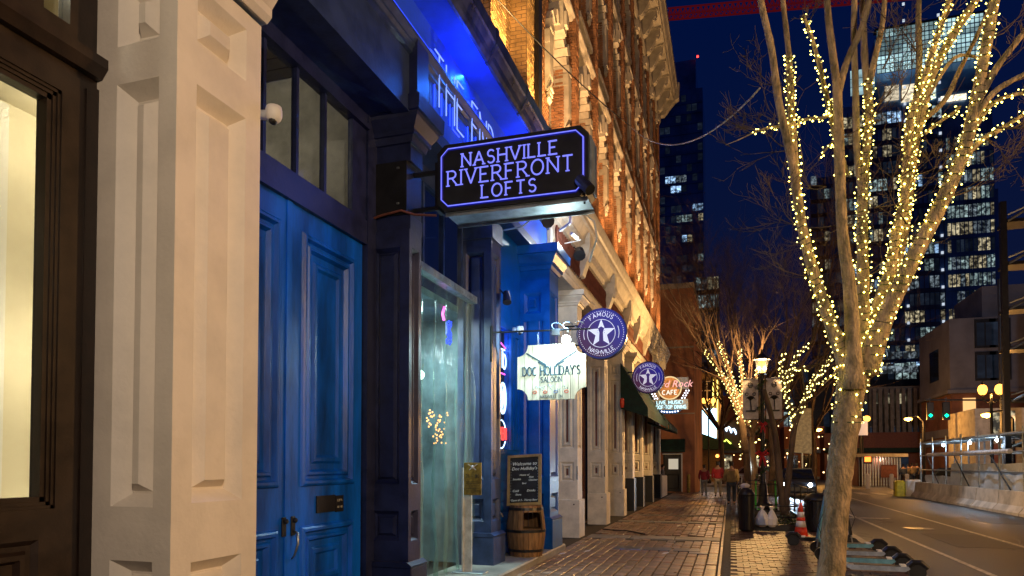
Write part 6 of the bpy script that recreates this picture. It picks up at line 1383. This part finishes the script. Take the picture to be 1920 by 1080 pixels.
A = at(1487, 848, 44); B_ = at(1521, 766, 44); MB().prism([(0, 0), (B_.x - A.x, -.1), (B_.x - A.x, B_.z - A.z), (0, B_.z - A.z + .15)], (A.x, 44, A.z), XU, ZU, (0, .03, 0)).build('cloth', mat('banner_cloth', (.62, .60, .42), .8, bump=.1), BN); MB().tube([((A.x + B_.x) / 2, 44.1, -.1), ((A.x + B_.x) / 2, 44.1, B_.z + .2)], .06, 6).build('pole', 'galv', BN)
# kiosk, bollards, crowd
KS = thing('kiosk', 'flat-roofed kiosk with pale vertical slats across the junction', 'kiosk', at(1650, 900, 60))
kA = at(1612, 906, 60).x; kB = at(1690, 906, 60).x
MB().box(kA - .3, kB + .4, 59.5, 64, 2.2, 2.45).build('roof', 'conc', KS); MB().box(kA, kB, 61, 63.5, -.1, 2.2).build('wall', 'rust', KS)
s0 = MB().box(kA, kA + .09, 60.2, 60.3, -.1, 2.2).build('slat', 'galv', KS); l0 = s0.location.copy()
for k in range(1, 16): c_ = s0.copy(); COL.objects.link(c_); c_.parent = KS; c_.location = l0 + Vector(((kB - kA) * k / 15.3, 0, 0))
MB().box(kB - 1.4, kB - .3, 59.9, 60.1, .6, 1.6).build('counter_box', 'rust', KS)
lamp('kiosk_light', 'POINT', ((kA + kB) / 2, 60.7, 2.0), 40, (1, .8, .6), size=.1, parent=KS)
for k, (px, l_) in enumerate([(1627, 'white bollard left of the kiosk'), (1672, 'white bollard right of the kiosk'), (1701, 'white bollard before the dark crowd')]):
    p = at(px, 908, 55); tag(MB().lathe((p.x, 55, -.12), [(.14, 0), (.14, 1.0), (.08, 1.08)], 8).build('bollard', 'white'), l_, 'bollard')
for k in range(5):
    p = at(1694 + k * 8.5, 900, 60 + k % 2); person(p.x, p.y, R.uniform(-1, 1), 1.7 + R.uniform(-.08, .08), R.choice([P_jean, P_gr, M['black'], P_khaki]), R.choice([P_jean, M['black']]), P_hair,
      'person waiting in the dark crowd right of the kiosk, number %s from the left' % ('first', 'second', 'third', 'fourth', 'fifth')[k] if 0 else ['leftmost person of the dark group right of the kiosk', 'second person from the left in the dark group by the kiosk', 'middle person of the dark group right of the kiosk', 'second person from the right in the dark group by the kiosk', 'rightmost person of the dark group, next to the scaffold'][k], step=.02)
# ================================================================== CONSTRUCTION SITE
R.seed(9)
def barrier(y0, y1, x, label):
    prof = [(-.3, -.12), (.3, -.12), (.3, -.02), (.13, .2), (.08, .7), (-.08, .7), (-.13, .2), (-.3, -.02)]
    b = MB().run([(x + px * 1.0, z) for px, z in prof], y0 + .03, y1 - .03); o = b.build('concrete_barrier', 'barrier'); o.rotation_euler = (0, 0, 0); tag(o, label, 'barrier', 'concrete barriers along the road'); return o
names = ['farthest concrete barrier, beside the yellow drum', 'second concrete barrier from the far end', 'third concrete barrier from the far end', 'fourth concrete barrier from the far end', 'fifth concrete barrier, below the twin-globe lamp', 'sixth concrete barrier from the far end', 'last concrete barrier in view at the right picture edge', 'concrete barrier just past the right picture edge']
for k in range(8): barrier(41.2 - 2.45 * (k + 1) + 1, 41.2 - 2.45 * k + 1, 9.55, names[k])
YD = thing('water_barrier', 'yellow and white plastic barrier at the start of the concrete row', 'barrier', (9.2, 43, 0)); MB().bbox(8.6, 9.1, 42.6, 43.2, -.12, .75, .08).build('yellow_part', mat('yellow_plastic', (.5, .42, .03), .5), YD); MB().bbox(9.12, 9.9, 42.6, 43.2, -.12, .8, .08).build('white_part', 'white', YD)
TP = MB(); nT = 60; rows = []
for j in range(7):
    for i in range(nT + 1):
        y = 22 + 20 * i / nT; z = .62 + j * (1.05 if y < 37.5 else .45) / 6; rows.append((9.95 + .05 * math.sin(i * 1.3 + j * .5) + .05 * math.sin(i * .37) * j / 6, y, z + .02 * math.sin(i * .9)))
TP.add(rows, [(j * (nT + 1) + i, j * (nT + 1) + i + 1, (j + 1) * (nT + 1) + i + 1, (j + 1) * (nT + 1) + i) for j in range(6) for i in range(nT)])
tag(TP.build('tarpaulin', 'tarp', smooth=True), 'long white tarpaulin screen hung behind the concrete barriers', 'tarpaulin')
SC = thing('scaffold', 'steel pipe scaffold with plank deck behind the white tarpaulin', 'scaffold', (10.6, 34, 0))
for x in (9.8, 11.4):
    for k in range(9): y = 24 + k * 2.3; MB().tube([(x, y, -.1), (x, y, 3.0)], .035, 6).build('standard', 'galv', SC)
for x in (9.8, 11.4):
    for z in (1.35, 2.1, 2.75): MB().tube([(x, 24, z), (x, 42.6, z)], .032, 6).build('ledger', 'galv', SC)
for k in range(9): MB().tube([(9.8, 24 + k * 2.3, 2.75), (11.4, 24 + k * 2.3, 2.75)], .032, 6).build('transom', 'galv', SC)
for k in range(5): MB().box(9.85 + k * .31, 10.13 + k * .31, 24, 42.6, 2.79, 2.84).build('plank', 'stoned', SC)
for k in (0, 2, 4, 6): MB().tube([(9.72, 25 + k * 2.3, .7), (9.72, 27 + k * 2.3, 2.0)], .03, 5).build('brace', 'black', SC)
MB().tube([(9.7, 29.5, 2.12), (9.7, 40.5, 2.12)], .09, 8).build('white_pipe', mat('white_tube', (.7, .7, .75), .5), SC)  # plain white pipe along the scaffold, gives no light
for y in (40.5, 36.4, 33): tag(MB().ball((10.4, y, 2.62), .07, 8, 5).build('work_light', emi('work_light', (.7, .85, 1), 60)), {40.5: 'work light under the scaffold deck, far one', 36.4: 'work light under the scaffold deck, middle one', 33: 'work light under the scaffold deck, near one'}[y], 'work light'); lamp('work_beam', 'POINT', (10.4, y, 2.5), 60, (.6, .8, 1), size=.06)
lamp('work_beam', 'SPOT', (6.5, 34, 9), 1500, (.62, .8, 1), target=(10, 31, .8), size=.1, spot=50)
SFm = thing('steel_frame', 'dark steel building frame with jutting decks at the right picture edge', 'steel frame', (14, 33, 0))
c1 = at(1889, 850, 33); MB().beam((c1.x, 33, -.1), (c1.x, 33, at(1889, 378, 33).z), .22, .22).build('steel_column', 'black', SFm); c2 = at(1860, 850, 45); MB().beam((c2.x + .6, 45, -.1), (c2.x + .6, 45, 12), .3, .3).build('steel_column', 'black', SFm)
for py in (415, 495, 580, 655, 752, 838):
    z = at(1892, py, 33).z; MB().box(c1.x + .17, c1.x + 5, 33.1, 34.2, z, z + .14).build('deck', 'black', SFm); MB().tube([(c1.x + .15, 32.9, z), (c1.x + 2.5, 31.5, z + 1.3)], .06, 5).tube([(c1.x + .15, 32.9, z + .25), (c1.x + 2.5, 31.5, z + 1.0)], .04, 5).build('strut', 'metal', SFm)
lamp('added_site_flood', 'SPOT', (c1.x - 1, 33, 11), 4500, (.8, .85, 1), target=(XM + 3, YM, 9), size=.1, spot=50, parent=SFm)  # added spot without a fixture, brightens the grey stone building
lamp('deck_light', 'POINT', (c1.x + 2.5, 31, 8), 14, (.6, .75, 1), size=.1, parent=SFm)
# crane jib
CR = thing('crane_jib', 'long red lattice crane jib crossing the sky along the top edge', 'crane', at(1255, 20, 150))
a = at(1252, 28, 150); b_ = at(2000, -40, 130); q = MB(); n = 60; up = Vector((0, 0, 2.0)); bk = Vector((0, 1.8, 0))
for k in range(n):
    p = a.lerp(b_, k / n); r2 = a.lerp(b_, (k + 1) / n)
    q.beam(p, r2, .28); q.beam(p + bk, r2 + bk, .28); q.beam(p + up + bk / 2, r2 + up + bk / 2, .28)
    m2 = (p + r2) / 2 + up + bk / 2; q.beam(p, m2, .16); q.beam(m2, r2, .16); q.beam(p + bk, m2, .16); q.beam(m2, r2 + bk, .16); q.beam(p, r2 + bk, .14)
q.build('lattice', emi('red_lit_steel', (.5, .02, .03), .10, (.4, .03, .03)), CR)  # weak emission in the red steel stands for light falling on it
# road wear: patches, manhole, tar seams
q = MB()
for (x, y, w_, l_) in ((4.6, 17, 1.2, 3.0), (7.3, 24, 1.5, 2.4), (3.3, 30, .9, 4.0)): q.box(x, x + w_, y, y + l_, -.12, -.1135)
q.build('road_patch', mat('new_asphalt', (.03, .028, .026), .6, var=.3, scale=3, bump=.6), rd, kind='stuff')
q = MB(); q.lathe((4.9, 21.5, -.12), [(.36, 0), (.36, .01), (.3, .012), (.05, .009)], 20); q.build('manhole_cover', 'gutter', rd)
q = MB()
for s0 in range(7):
    x, y = R.uniform(3, 8.5), R.uniform(9, 30); pts = []
    for k in range(9): pts.append((x, y, -.117)); x += R.gauss(.05, .12); y += R.uniform(.2, .5)
    for a, b in zip(pts, pts[1:]): q.beam(a, b, .025, .006)
q.build('tar_seam', 'black', rd, kind='stuff')
# fallen leaves and chewing-gum spots on the pavement
q = MB(); g_ = MB()
for k in range(120):
    x, y = R.uniform(-3.0, 2.4), R.uniform(9.5, 26); a = R.random() * 6; s0 = R.uniform(.025, .055); z = .034 if x < -.22 else .022
    q.prism([(-s0, 0), (0, s0 * .5), (s0, 0), (0, -s0 * .5)], (x, y, z), (math.cos(a), math.sin(a), .1), (-math.sin(a), math.cos(a), .15), (0, 0, .002))
tag(q.build('leaves', mat('dry_leaf', (.16, .08, .03), .8, bump=0)), 'small dry leaves scattered over the brick pavement', 'leaves')['kind'] = 'stuff'
